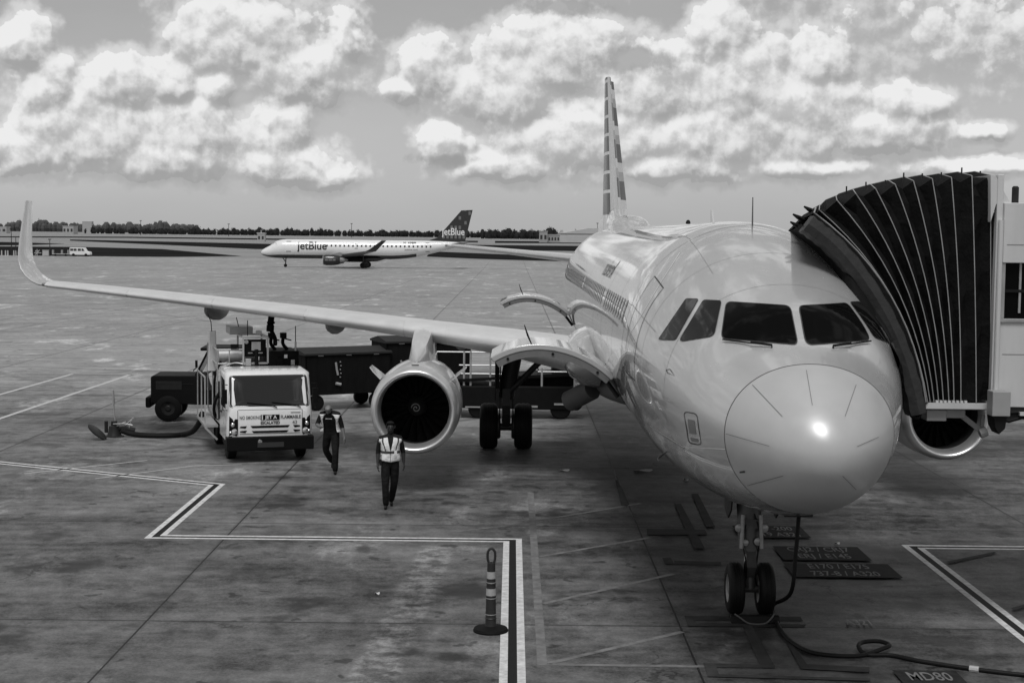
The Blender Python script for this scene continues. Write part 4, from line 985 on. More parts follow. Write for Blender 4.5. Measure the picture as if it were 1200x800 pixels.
# doors, windows, mirrors on both sides
for s in (-1, 1):
    x = s*1.042
    d = MB().prism([(.30,1.30),(.50,1.98),(1.30,2.03),(1.30,1.30)], 'x', min(x,x+s*.006), max(x,x+s*.006)).build('side_window', m_tglass, truck)
    MB().prism([(.16,.62),(.16,1.24),(1.36,1.24),(1.36,.62)], 'x', min(x,x+s*.004), max(x,x+s*.004)).build('door_skin', m_truck, truck)
    MB().box(min(x,x+s*.03), max(x,x+s*.03), 1.1, 1.28, 1.12, 1.16).build('door_handle', m_tdark, truck)
    MB().tube([(s*1.02,.1,1.9),(s*1.14,-.02,1.92),(s*1.14,-.02,1.30),(s*1.03,.08,1.28)], .013, 6).box(s*1.10-.06, s*1.10+.06, -.05, .0, 1.45, 1.80).build('mirror', m_tdark, truck)
    MB().box(min(s*.72,s*1.0), max(s*.72,s*1.0), .5, 1.4, .33, .50).build('step', m_tdark, truck, bevel=.02)
    face_patch([(s*.92,.66),(s*1.0,.66),(s*1.0,.60),(s*.92,.60)], m_tdark, 'corner_trim', truck)
    for y in (.85, 3.5):
        MB().lathe([(-.12,.2),(-.12,.33),(-.09,.385),(.09,.385),(.12,.33),(.12,.2)], (s*.86,y,.385), 'x', 28).lathe([(-.08,.21),(-.02,.12),(.0,.001)], (s*.86,y,.385), 'x', 20).build('wheel', m_tyre, truck)
        if y > 2: MB().lathe([(-.12,.2),(-.12,.33),(-.09,.385),(.09,.385),(.12,.33),(.12,.2)], (s*.60,y,.385), 'x', 28).build('wheel', m_tyre, truck)
MB().box(-.45, .45, 1.2, 5.4, .5, .72).build('chassis', m_tdark, truck)
# pumping module behind the cab
MB().box(-1.02, 1.02, 1.8, 4.9, .72, .84).build('deck', m_alu, truck, bevel=.01)
MB().box(-.55, 1.0, 1.85, 4.7, .845, 2.10).build('equipment_body', m_tdark, truck, bevel=.03)
MB().box(.15, 1.0, 1.9, 3.2, 2.103, 2.56).build('hose_cabinet', m_tdark, truck, bevel=.02)
MB().box(.62, .70, 1.88, 1.898, 2.38, 2.47).build('notice_plate', M('sign_white'), truck)
MB().lathe([(0,.02),(.03,.17),(1.0,.17),(1.03,.02)], (-1.02,2.4,2.42), 'x', 20, caps=True).build('filter_vessel', m_alu, truck)
b = MB()
for z in (2.24, 2.60): b.tube([(-1.05,2.1,z),(-.38,2.1,z)], .02, 6).tube([(-1.05,2.1,z),(-1.05,4.6,z)], .02, 6)
for y in (2.1, 3.3, 4.6): b.tube([(-1.05,y,.84),(-1.05,y,2.60)], .022, 6)
for x in (-.75, -.4): b.tube([(x,2.1,2.1),(x,2.1,2.60)], .018, 6)
b.build('guard_rail', m_alu, truck)
b = MB()
for p, q in (((-.42,1.9,2.26),(.20,1.9,2.26)),((-.42,1.9,2.92),(.20,1.9,2.92)),((-.42,1.9,2.26),(-.42,1.9,2.92)),((.20,1.9,2.26),(.20,1.9,2.92)),((-.42,3.1,2.26),(-.42,3.1,2.92)),((.20,3.1,2.26),(.20,3.1,2.92)),((-.42,1.9,2.92),(-.42,3.1,2.92)),((.2,1.9,2.92),(.2,3.1,2.92)),((-.42,3.1,2.92),(.2,3.1,2.92))): b.beam(p, q, .045)
lf = b.build('lift_basket', m_alu, truck)
MB().box(-.39, .17, 2.0, 2.03, 2.42, 2.86).build('instrument_panel', m_tdark, lf)
MB().box(-.20, .03, 1.975, 1.998, 2.58, 2.80).build('gauge_plate', m_alu, lf)
MB().box(-.29, .08, 1.985, 1.997, 2.50, 2.53).lathe([(-.03,.05),(0,.06)], (-.33,2.0,2.80), 'y', 14, caps=True).build('gauge', m_chrome, lf)
MB().box(-.60, .0, 3.3, 4.3, 2.9, 3.10).build('canopy_top', m_alu, truck, bevel=.01)
MB().tube([(-.1,1.75,2.2),(-.1,1.8,2.62)], .05, 10).build('beacon_stem', m_tdark, truck)
MB().prism([(-1.18,1.95),(-.94,1.95),(-.97,3.02),(-1.13,3.02)], 'y', 3.2, 3.4).build('light_column', m_truck, truck, bevel=.02)
for pts in ([(-1.08,3.2,3.0),(-1.10,3.2,3.25),(-1.18,3.2,3.45)], [(-.2,2.8,2.9),(-.2,2.8,3.3)], [(-.36,3.4,3.1),(-.42,3.4,3.35)], [(.92,1.95,2.1),(.92,1.95,2.85)], [(.92,1.95,2.85),(.92,1.95,3.2)]):
    MB().tube(pts, .012, 6).build('whip_antenna', m_tdark, truck)
MB().tube([(.92,1.95,2.5),(.92,1.95,2.8)], .025, 8).build('antenna_base', m_alu, truck)
for x in (.35, .66):
    MB().tube(bez([(x+.12,2.4,2.56),(x,2.4,2.72),(x+.02,2.4,2.95)]), [.05]+[.045]*24+[.03] if False else .045, 8).box(x-.07,x+.09,2.34,2.46,2.86,3.0).tube([(x,2.4,2.86),(x+.22,2.4,2.80)], .018, 6).build('hose_nozzle', m_tdark, truck)
MB().box(-1.38, -1.04, 2.1, 4.2, .62, .68).beam((-1.36,2.1,.62),(-1.06,2.1,.30),.05).beam((-1.36,3.1,.62),(-1.36,3.1,1.9),.03).beam((-1.36,2.15,.65),(-1.36,2.15,1.9),.03).beam((-1.36,2.15,1.9),(-1.36,4.2,1.9),.03).beam((-1.36,4.2,.65),(-1.36,4.2,1.9),.03).build('side_platform', m_alu, truck)
MB().box(-1.03, -.57, 1.86, 2.6, .85, 1.75).build('hose_reel_box', m_tdark, truck, bevel=.03)
b = MB(); rnd = random.Random(11)
for i in range(9):
    y = 1.95+.28*i; z = 2.14+.05*(i%3); b.tube(bez([(-.98,y,z),(-.6,y+.1,z+.12),(-.2,y,z+.02)]), .022, 6)
b.build('pipework', m_alu, truck)
for i, (x, y, z, w_, h_) in enumerate(((-.85,1.83,1.2,.16,.22),(-.85,1.83,1.55,.2,.16),(-.30,1.83,2.2,.14,.18),(.52,1.86,2.16,.16,.24),(.84,1.86,2.2,.1,.14),(-.62,2.0,2.64,.2,.1),(.02,2.2,2.95,.14,.12))):
    MB().box(x-w_/2, x+w_/2, y, y+.12, z, z+h_).build('valve_box', m_tdark if i % 2 else m_alu, truck, bevel=.01)
MB().tube(bez([(-.9,1.9,1.7),(-1.12,2.0,1.3),(-1.1,2.2,.9),(-.9,2.1,.8)]), .045, 8).tube(bez([(-.95,2.2,2.3),(-1.1,2.2,1.9),(-1.08,2.6,1.2)]), .03, 8).build('delivery_hose', m_dark, truck)
MB().lathe([(0,.28),(.30,.28)], (-1.0,2.9,1.45), 'x', 20, caps=True).lathe([(-.02,.36),(0,.36)], (-1.0,2.9,1.45), 'x', 20, caps=True).build('hose_reel', m_alu, truck)
# the fuelling hose from the basket up to the wing (held at both ends)
h1 = at(322.5,404,38.6); wu = at(318,374,39.0)
fh = tag(MB().tube(bez([h1, at(322,396,38.7), at(317.5,385,38.9), wu]), .055, 10).tube([at(316.5,388,38.88), at(317,381,38.92)], .10, 10).tube([at(317,380,38.92), at(318,371,39.02)], .085, 10).tube([at(313,378,38.9), at(322,378,38.9)], .03, 8).build('fuelling_hose', m_tdark), 'short black fuelling hose rising from the truck basket to the wing underside', 'hose')

# ------------------------------------------------------------------ hydrant pit coupler, hose, open lid, marker flag
pit = thing('hydrant_coupler', 'fuel hydrant coupler with levers sitting in a pit beside an open lid', 'hydrant', tuple(gp(134,511)))
b = MB().lathe([(0,.26),(.02,.26),(.03,.2),(.12,.16),(.28,.14),(.30,.09),(.42,.08)], (0,0,0), 'z', 20, caps=True).tube([(.05,0,.2),(.3,.02,.22),(.55,.05,.16)], .075, 10).tube([(-.22,0,.1),(-.22,0,.42)], .05, 8)
b.build('coupler_body', m_darkm, pit)
MB().tube([(.1,-.1,.3),(.35,-.12,.42)], .02, 6).tube([(0,-.1,.35),(.3,-.2,.38),(.55,-.2,.34)], .016, 6).build('lever', m_alu, pit)
MB().tube([(.28,.1,.3),(.5,.12,.5)], .018, 6).tube([(.4,0,.2),(.48,-.05,.45)], .02, 6).build('lever', m_alu, pit)
fl_ = tag(MB().tube([tuple(gp(136,505)), tuple(gp(136,505)+Vector((-.06,0,.75)))], .018, 6).tube([tuple(gp(136,505)+Vector((-.06,0,.75))), tuple(gp(136,505)+Vector((-.07,0,1.15)))], [.045,.02], 6).build('marker_flag', m_alu), 'thin upright marker pole standing by the fuel hydrant', 'marker')
lid = thing('pit_lid', 'round hydrant pit lid leaning open on the concrete', 'lid', tuple(gp(120,515)))
lm = Matrix.Rotation(R(-48), 4, 'Y') @ Matrix.Rotation(R(14), 4, 'X')
pl = MB().lathe([(0,.29),(.03,.31),(.045,.28),(.045,.001)], (-.2,.0,0), 'z', 28, caps=True); pl.v = [tuple(Vector((0,0,.02)) + Matrix.Rotation(R(40), 3, 'Y') @ Vector(v) ) for v in pl.v]
mz = min(v[2] for v in pl.v); pl.v = [(v[0], v[1], v[2]-mz+.003) for v in pl.v]
pl.build('lid_plate', m_darkm, lid)
hp = [gp(142,512)+Vector((0,0,.18)), gp(155,512)+Vector((0,0,.09)), gp(175,513)+Vector((0,0,.07)), gp(200,513)+Vector((0,0,.07)), gp(214,512)+Vector((0,0,.07)), at(226,505,40.3), at(234,494,39.9), at(237,484,39.6)]
tag(MB().tube(bez(hp, 40), .075, 10).build('intake_hose', m_dark), 'thick black intake hose running from the hydrant to the fuel truck', 'hose')

# ------------------------------------------------------------------ baggage tug (faces left)
m_tug = M('dark_tug_paint', .008, .6, var=.4, scale=5, spec=.12)
tug = thing('baggage_tug', 'dark open baggage tractor with a raked windscreen behind the fuel truck', 'tractor', (-9.2, 44.6, 0), R(4))
MB().prism([(-1.45,.55),(-1.45,1.32),(-1.38,1.36),(-.10,1.36),(-.10,.50)], 'y', -.68, .68).build('bonnet', m_tug, tug, bevel=.03)
MB().box(-1.62, -1.46, -.62, .62, .40, .72).build('front_bumper', m_tdark, tug, bevel=.05)
MB().prism([(-.09,.50),(-.09,1.36),(.02,1.36),(.14,.95),(1.5,.95),(1.5,.5)], 'y', -.66, .66).build('tub', m_tug, tug, bevel=.02)
MB().box(-.55,-1.30 if False else -1.30,-.69,-.683,.95,1.2).box(-1.30,-.2,-.69,-.683,1.10,1.115).build('bonnet_trim', m_darkm, tug)
for y in (-.6, .6):
    MB().beam((-.15,y,1.36),(.22,y,2.10),.06).build('roof_post', m_tdark, tug); MB().beam((1.35,y,.95),(1.35,y,2.10),.06).build('roof_post', m_tdark, tug)
MB().box(.0, 1.5, -.72, .72, 2.10, 2.19).build('roof', m_tug, tug, bevel=.03)
q = [(-.12,-.56,1.38),(-.12,.56,1.38),(.20,.56,2.05),(.20,-.56,2.05)]
MB().add(q + [(p[0]+.015,p[1],p[2]-.005) for p in q], [(0,1,2,3),(7,6,5,4),(0,4,5,1),(1,5,6,2),(2,6,7,3),(3,7,4,0)]).build('windscreen', M('hazed_windscreen', .45, .25, var=.3, scale=6), tug, smooth=0)
MB().tube([(-.22,-.62,1.5),(-.12,-.70,1.6),(-.1,-.74,1.72)], .015, 6).box(-.14,-.08,-.80,-.68,1.62,1.82).build('mirror', m_tdark, tug)
for x in (-.95, 1.0):
    for y in (-.58, .58):
        w_ = MB().lathe([(-.12,.2),(-.12,.34),(-.09,.39),(.09,.39),(.12,.34),(.12,.2)], (x,y,.39), 'y', 26).build('wheel', m_tyre, tug)
        MB().lathe([(-.10,.2),(-.08,.1),(-.11,.06),(-.11,.001)], (x,y,.39), 'y', 20).build('rim', m_hub if False else m_darkm, w_)
MB().box(.45, .95, -.5, .5, .96, 1.1).box(.9, 1.0, -.5, .5, 1.1, 1.6).build('seat', m_dark, tug, bevel=.04)
MB().tube([(.1,-.2,1.36),(.32,-.25,1.5)], .02, 6).lathe([(0,.17),(.02,.19),(.04,.17)], (.33,-.25,1.5), 'x', 18).build('steering_wheel', m_dark, tug)
MB().box(-.3,.1,-.75,-.69,.40,.50).build('step', m_alu, tug)

# ------------------------------------------------------------------ curtained baggage carts
m_curt = M('cart_curtain', .007, .8, spec=.12, var=.7, scale=3, bump=.5, bscale=3, bdist=.06, stretch=(2,2,.5)); m_roofc = M('cart_roof', .028, .7, spec=.2, var=.4, scale=3)
def cart(name, label, loc, rz, L_, H, W=1.5):
    t = thing(name, label, 'baggage cart', loc, rz, 'curtained baggage carts')
    MB().box(-L_/2, L_/2, -W/2, W/2, .50, .60).build('cart_bed', m_tdark, t, bevel=.02)
    hh = H-.22
    for s in (-1, 1):
        rows = []
        n = 40
        for z in (.52, .8, 1.3, hh):
            rows.append([Vector((-L_/2+.03+(L_-.06)*i/n, s*(W/2+.012+.018*math.sin(i*1.7+z*1.3)*(1-(z-.5)/(hh))), z)) for i in range(n+1)])
        MB().loft(rows, closed=False).build('curtain', m_curt, t, smooth=60)
        for x in (-L_*.33, 0, L_*.33): MB().box(x-.09, x+.09, s*(W/2+.035)-.006, s*(W/2+.035)+.006, hh-.03, hh+.02).build('roof_reflector', m_alu, t)
    for s in (-1, 1): MB().box(s*L_/2-.02, s*L_/2+.02, -W/2, W/2, .61, hh).build('end_panel', m_curt, t)
    MB().loft([[Vector((x, y, z)) for y, z in ((-W/2-.06,hh),(-W/2-.06,hh+.06),(0,hh+.20),(W/2+.06,hh+.06),(W/2+.06,hh))] for x in (-L_/2-.06, L_/2+.06)]).build('roof', m_roofc, t, smooth=0)
    for x in (-L_*.36, L_*.36):
        for y in (-W*.4, W*.4): MB().lathe([(-.09,.12),(-.09,.2),(-.06,.25),(.06,.25),(.09,.2),(.09,.12)], (x,y,.25), 'y', 20, caps=True).build('wheel', m_tyre, t)
    MB().tube([(L_/2,0,.45),(L_/2+.5,0,.38)], .03, 6).box(L_/2-.3,L_/2,-.3,.3,.40,.499).build('tow_bar', m_darkm, t)
    return t
c1 = cart('baggage_cart', 'black curtained baggage cart standing right beside the white truck cab', (-5.55, 48.0, 0), R(30), 2.9, 1.98)
for pts in ([(-.45,-.79,1.52),(-.42,-.79,1.30),(-.38,-.79,1.12)], ): MB().tube(pts, .035, 6).build('curtain_marking', m_alu, c1)
MB().tube([(-.45,-.79,.86),(-.28,-.79,.82)], .05, 6).build('curtain_tab', m_alu, c1)
for k_ in range(5): MB().tube([(-.30+.02*(k_%2),-.795,1.55-.12*k_),(-.30+.02*(k_%2),-.795,1.52-.12*k_)], .022, 6).build('curtain_marking', m_alu, c1)
c2 = cart('baggage_cart', 'taller black curtained baggage cart half hidden by the engine', (-3.0, 49.4, 0), R(24), 2.9, 2.28)
for x, z in ((-.55,1.78),(-.38,1.62)): MB().box(x-.05, x+.05, -.80, -.79, z-.06, z+.06).build('curtain_label', m_alu, c2)
MB().beam((-1.0,-.80,1.5),(-.86,-.80,1.28),.06,.02).build('curtain_strap', m_alu, c2)
MB().tube([(-.3,.0,2.25),(-.3,.0,2.45),(-.1,0,2.5)], .06, 8).build('roof_lamp', m_tdark, c2)

# ------------------------------------------------------------------ belt loader behind the main gear
ld = thing('belt_loader', 'low dark belt loader with pale hand rails behind the main wheels', 'loader', (.3, 46.2, 0))
MB().prism([(-1.95,.32),(-1.95,1.0),(1.55,1.0),(1.78,.86),(1.86,.40),(1.75,.28)], 'y', -.85, .85).build('chassis', m_tug, ld, bevel=.04)
b = MB(); 
for y in (-.7, .7): b.beam((-2.1,y,1.14),(3.6,y,1.50),.09,.16)
b.build('conveyor_frame', m_tdark, ld)
b = MB().add([(-2.1,-.62,1.18),(-2.1,.62,1.18),(3.6,.62,1.54),(3.6,-.62,1.54)], [(0,1,2,3)]); b.build('conveyor_belt', m_dark, ld)
b = MB()
for x in (-1.75, -1.55, -.95): b.tube([(x,-.72,1.0),(x,-.72,2.05)], .035, 6)
for z in (1.36, 1.62, 2.02): b.tube([(-3.0 if z > 2 else -1.9,-.72,z),(-.2,-.72,z)], .022, 6)
b.build('hand_rail', m_alu, ld)
b = MB()
for x in (.62, 1.62): b.tube([(x,-.78,1.0),(x,-.78,1.55)], .035, 6)
b.tube([(.5,-.78,1.45),(1.75,-.78,1.45)], .022, 6); b.build('hand_rail', m_alu, ld)
MB().box(-.1,1.6,-.55,-.1,1.005,1.30).prism([(.9,1.3),(1.0,1.95),(1.5,1.9),(1.75,1.3)], 'y', -.5, .4).build('driver_cowl', m_tdark, ld, bevel=.03)
MB().tube([(.55,0,1.3),(.45,0,1.75),(.62,-.15,1.85)], .02, 6).lathe([(0,.2),(.03,.2)], (.55,-.2,1.8), 'x', 16).build('steering_wheel', m_dark, ld)
MB().box(1.0,1.5,-.87,-.855,.44,.50).box(-1.7,-1.2,-.87,-.855,.34,.38).box(.3,.5,-.87,-.855,.36,.42).build('reflector', m_alu, ld)
for x in (-1.3, 1.2):
    for y in (-.7, .7): MB().lathe([(-.1,.18),(-.1,.28),(-.07,.32),(.07,.32),(.1,.28),(.1,.18)], (x,y,.32), 'y', 20, caps=True).build('wheel', m_tyre, ld)
# conditioned air duct under the belly
tag(MB().tube([at(667,470,34.5), at(694,456,34.0)], .24, 16).build('air_duct', M('duct_fabric', .10, .6, var=.3, scale=5)), 'short grey air duct stub under the belly beside the cargo door', 'duct')

# ------------------------------------------------------------------ delineator cone
m_cone = M('delineator_plastic', .017, .5, var=.25, scale=9); m_tape = M('reflective_tape', .36, .4, var=.3, scale=30)
cone = thing('delineator_cone', 'slim tall grabber cone with pale bands on a round black base', 'traffic cone', tuple(gp(575,739)))
MB().lathe([(0,.245),(.02,.25),(.05,.235),(.075,.12),(.085,.075)], (0,0,0), 'z', 32, caps=True).build('base', M('cone_base_rubber', .006, .7, var=.4, scale=9, spec=.15), cone)
MB().lathe([(.08,.085),(.12,.078),(.62,.066),(.98,.056),(.985,.03)], (0,0,0), 'z', 28).build('post', m_cone, cone)
for z0, z1_ in ((.245,.255),(.475,.485),(.52,.62),(.70,.71),(.76,.86)):
    MB().lathe([(z0,.089-.033*z0),(z1_,.089-.033*z1_)], (0,0,0), 'z', 28).build('reflective_band', m_tape, cone)
for z0 in (.18, .50, .68): MB().lathe([(z0,.08-.026*z0),(z0+.01,.09-.024*z0),(z0+.02,.08-.026*z0)], (0,0,0), 'z', 28).build('post_rib', m_cone, cone)
MB().tube(bez([(-.03,0,.97),(-.052,0,1.04),(-.048,0,1.14),(0,0,1.185),(.048,0,1.14),(.052,0,1.04),(.03,0,.97)]), .018, 8).build('handle', m_cone, cone)

# ------------------------------------------------------------------ ground power cable, chocks
cbl = [Vector((AX+.5, AY+4.3, 1.62)), Vector((AX+.44, AY+4.15, 1.1)), Vector((AX+.40, AY+4.25, .5)), gp(905,712)+Vector((0,0,.03)), gp(911,733), gp(925,752), gp(950,766), gp(985,770.5), gp(1012,769.5), gp(1035,766), gp(1042,762), gp(1030,757.5), gp(1012,758.5), gp(1006,764), gp(1016,769), gp(1045,770), gp(1080,777), gp(1140,786), gp(1200,793), gp(1290,801)]
cbl = [p if i < 4 else p+Vector((0,0,.03+.05*(9 <= i <= 13))) for i, p in enumerate(cbl)]
pc = tag(MB().tube(bez(cbl, 160), .030, 10).build('power_cable', m_dark), 'black ground power cable hanging from the nose and looped on the concrete', 'cable')
b_ = MB().tube([gp(1136,786)+Vector((0,0,.035)), gp(1147,787.5)+Vector((0,0,.035))], .045, 10).build('cable_collar', m_alu, pc)
ch = thing('wheel_chock', 'black chock with a pale rope wedged before the nose wheels', 'chock', (AX-.07, AY+4.5, 0))
MB().prism([(-.10,.003),(.10,.003),(.04,.11),(-.04,.11)], 'x', -.36, .36).build('chock_block', m_dark, ch, bevel=.02)
MB().tube(bez([(-.30,-.05,.13),(-.24,-.10,.10),(-.10,-.15,.02),(.12,-.15,.02),(.22,-.10,.08),(.28,-.05,.14)]), .012, 6).build('chock_rope', M('rope', .10, .8), ch)
# litter lying on the slabs
m_lit = M('litter_paper', .6, .7)
for px, py, s_, lb, nm in ((661,552,.13,'small white scrap of paper under the belly, left of the pair','paper_scrap'), (754,552,.22,'long white paper strip on the dark concrete under the fuselage','paper_scrap'), (804,563,.06,'tiny pale scrap close to the left edge of the nose','paper_scrap'), (442,697,.04,'tiny white scrap between the walking worker and the cone','paper_scrap'), (981,638,.05,'tiny pale scrap beyond the stop lettering','paper_scrap')):
    p = gp(px, py); b = MB(); b.loft([[Vector((s_*math.cos(a)*(1+.2*math.sin(3*a)), .5*s_*math.sin(a), z + .02*math.sin(a*2)+.014)) for a in [i*math.pi/5 for i in range(10)]] for z in (0, .004)])
    o = b.build(nm, m_lit); o.location = (p.x, p.y, .012); tag(o, lb, 'litter')

# ------------------------------------------------------------------ taxiing regional jet, seen from its left side
JS = 266.; jx = at(306,300,JS).x
m_jw = M('jet_white_paint', .78, .3, coat=.5, var=.04, scale=.6); m_jn = M('navy_paint', .014, .3, coat=.5); m_jm = M('jet_grey_paint', .25, .4)
jet = thing('regional_jet', 'white twin jet with dark belly and dark patterned tail taxiing past', 'airplane', (jx, JS, gz(JS)), R(2))
# local: x aft of the nose, y away from the camera
JT = np.array([(0,2.55,2.55,0,0),(.05,2.78,2.32,.22,0),(.3,3.05,2.08,.5,0),(.9,3.42,1.85,.85,0),(1.7,3.85,1.7,1.12,0),(2.5,4.45,1.62,1.3,0),(3.3,4.78,1.58,1.42,0),(4.6,4.93,1.55,1.5,0),(8,4.95,1.55,1.5,0),(23,4.95,1.55,1.5,0),(26,4.95,1.78,1.46,0),(29,4.93,2.35,1.25,0),(32,4.85,3.1,.88,0),(35,4.7,3.9,.42,0),(36.2,4.5,4.2,.1,0)])
jts = np.sqrt(JT[:,0])
def jsec(x): s_ = math.sqrt(x); return [pchip(jts, JT[:,c], s_) for c in (1,2,3)]
def jpt(x, th):
    t_, b2, w_ = jsec(x); return Vector((x, w_*math.cos(th), (t_+b2)/2+(t_-b2)/2*math.sin(th)))
jst = [.002,.02,.06,.15,.3,.5,.8,1.2,1.7,2.1,2.5,2.9,3.3,3.9,4.6,6,8,12,16,20,23,24.5,26,27.5,29,30.5,32,33.5,35,35.8,36.2]
N = 48; vs = [jpt(x, 2*math.pi*j/N) for x in jst for j in range(N)]; b = MB()
for i in range(len(jst)-1):
    for j in range(N):
        f = (i*N+j, i*N+(j+1)%N, (i+1)*N+(j+1)%N, (i+1)*N+j); th = 2*math.pi*(j+.5)/N; xm = jst[i]
        zrel = math.sin(th); b.f.append(f); b.mi.append(1 if zrel < -.62 and xm < 27 else 0)
b.v = [tuple(v) for v in vs]
jf = b.build('fuselage', [m_jw, m_jn], jet, smooth=50)
def jside(x, z, off=.01):
    t_, b2, w_ = jsec(x); c = (t_+b2)/2; return Vector((x, -w_*math.sqrt(max(0, 1-((z-c)/((t_-b2)/2))**2))-off, z))
def jquad(x0, x1, z0, z1_, m, name, off=.012, parent=None):
    return MB().add([jside(x0,z0,off), jside(x1,z0,off), jside(x1,z1_,off), jside(x0,z1_,off)], [(0,1,2,3)]).build(name, m, parent or jf, smooth=0)
for i in range(30):
    x = 11.0+i*.76
    if x > 31: break
    if 11 < x < 30.2: jquad(x-.14, x+.14, 3.72, 4.05, m_cabw, 'cabin_window', .02)
def jframe(x0, x1, z0, z1_, nm):
    for q in ((x0,x0+.1,z0,z1_),(x1-.1,x1,z0,z1_),(x0+.1,x1-.1,z0,z0+.1),(x0+.1,x1-.1,z1_-.1,z1_)): jquad(*q, m_gask, nm, .015)
jframe(4.5,5.5,2.75,4.6,'door_seam'); jframe(31.0 if False else 29.0,29.9,2.95,4.55,'door_seam'); jframe(16.6,17.2,3.4,4.25,'exit_seam')
MB().add([jside(2.05,4.0,.03), jside(2.85,3.95,.03), jside(2.75,4.3,.03), jside(2.35,4.28,.03)], [(0,1,2,3)]).build('cockpit_window', m_cabw, jf, smooth=0)
vs, fs = text_verts('jetBlue', 2.25, 1.0, .05, 10)
MB().add([jside(9.15+v.x*.82, 3.78+v.y*.86, .03) for v in vs], fs).build('title_lettering', m_jn, jf, smooth=0)
vs, fs = text_verts('N  638JB', .62, 1.0, .02)
MB().add([jside(26.3+v.x, 4.5+v.y*.7, .03) for v in vs], fs).build('registration', m_jn, jf, smooth=0)
vs, fs = text_verts('jetblue.com', .5, 1.0, .01)
MB().add([jside(26.6+v.x, 3.3+v.y*.7, .03) for v in vs], fs).build('registration', m_jm, jf, smooth=0)
# fin with pale tiles and name
fp = [(29.5,4.93),(31.2,5.5),(35.4,10.35),(37.4,10.45),(36.1,4.85)]
jfin = MB().prism(fp, 'y', -.16, .16).build('fin', m_jn, jet, smooth=0, bevel=.05)
m_tile = M('tail_tile', .16, .4)
rnd = random.Random(4)
for zi in range(6):
    for xi in range(9):
        z = 5.35+zi*.84; x = 30.6+xi*.72 + (zi%2)*.3
        lo = 31.4+(z+.3-5.5)*.87; hi = 36.3+(z-4.85)*.22
        if lo < x < hi-.55 and rnd.random() < .55 and not (6.0 < z < 7.0): MB().box(x, x+.42, -.172, -.166, z, z+.58).build('tail_tile', m_tile, jfin, smooth=0)
text('jetBlue', 1.75, (34.0,-.18,6.5), (1,0,0), (0,0,1), m_jw, 'fin_lettering', jfin, xs=.82, bold=.03)
for s in (-1, 1):
    # wing, winglet, engine
    sec = lambda y, xl, c, z, t: [Vector((xl+px*c, s*y, z+pz*t*c)) for px, pz in AF]
    jw = MB().loft([sec(1.2,12.3,6.0,2.15,.12), sec(4.6,14.5,3.9,2.4,.11), sec(12.6,19.3,1.7,3.1,.1)]).build('wing', m_jm, jet, smooth=50)
    MB().loft([sec(12.6,19.3,1.7,3.1,.1), sec(12.95,19.9,1.4,3.4,.1), [Vector((22.0+px*.8, s*13.6+pz*.1, 4.95)) for px, pz in AF]]).build('winglet', m_jn, jw, smooth=50)
    ec = (0, s*4.6, 1.45)
    je = MB().lathe([(.0,.72),(.06,.84),(.6,.94),(1.8,.92),(2.8,.75),(2.9,.68)], (11.4, s*4.6, 1.42), 'x', 28).build('engine', m_jn, jet, smooth=50)
    MB().lathe([(-.02,.66),(-.06,.74),(.04,.85)], (11.4, s*4.6, 1.42), 'x', 28).build('intake_lip', m_polish, je)
    MB().lathe([(.4,.7),(.42,.001)], (11.4, s*4.6, 1.42), 'x', 20).build('fan', m_dark, je)
    MB().lathe([(2.5,.55),(3.6,.42),(4.3,.1)], (11.4, s*4.6, 1.42), 'x', 20).build('exhaust_nozzle', m_jm, je)
    MB().prism([(12.2,2.2),(14.2,2.75),(15.5,2.5),(14.2,2.0)], 'y', s*4.6-.12, s*4.6+.12).build('pylon', m_jm, je)
    if s < 0: 
        for x0, x1 in ((11.75,12.3),(12.4,13.0),(13.1,13.6)): MB().box(x0, x1, -5.55, -5.535, 1.30, 1.62).build('engine_marking', m_tile, je)
    MB().loft([[Vector((x+px*c, s*y, z+pz*.1*c)) for px, pz in AF] for y, x, c, z in ((.3,32.2,3.4,4.1),(6.0,35.2,1.5,4.7))]).build('tailplane', m_jm, jet, smooth=50)
    g_ = MB().tube([(18.2,s*2.7,2.2),(18.2,s*2.97,.5)], .13, 8).build('main_gear', m_darkm, jet)
    for d in (-.35, .35): MB().lathe([(-.18,.3),(-.18,.45),(-.1,.52),(.1,.52),(.18,.45),(.18,.3)], (18.2+d*.0+.0, s*2.97+d, .52), 'y', 20, caps=True).build('tyre', m_tyre, g_)
    MB().lathe([(-.18,.3),(-.18,.45),(-.1,.52),(.1,.52),(.18,.45),(.18,.3)], (18.75, s*2.97, .52), 'y', 20, caps=True).build('tyre', m_tyre, g_)
g_ = MB().tube([(4.4,0,1.7),(4.3,0,.35)], .09, 8).prism([(4.2,1.0),(3.8,1.6),(3.95,1.6),(4.4,1.1)], 'y', -.3, -.28).build('nose_gear', m_darkm, jet)
for y in (-.2, .2): MB().lathe([(-.1,.2),(-.1,.28),(.1,.28),(.1,.2)], (4.3, y, .3), 'y', 16, caps=True).build('tyre', m_tyre, g_)
MB().loft([[Vector((x, 1.55*f*math.cos(q), 1.75-.75*f*math.sin(q))) for q in [math.pi*j/10 for j in range(11)]] for x, f in ((10.8,.05),(12,.8),(14,1),(18,1),(20.5,.8),(22.5,.05))], closed=False).build('belly_fairing', m_jn, jet, smooth=60)
MB().prism([(20.4,1.65),(20.9,1.65),(20.75,1.25),(20.6,1.25)], 'y', -.04, .04).build('blade_antenna', m_jw, jf)

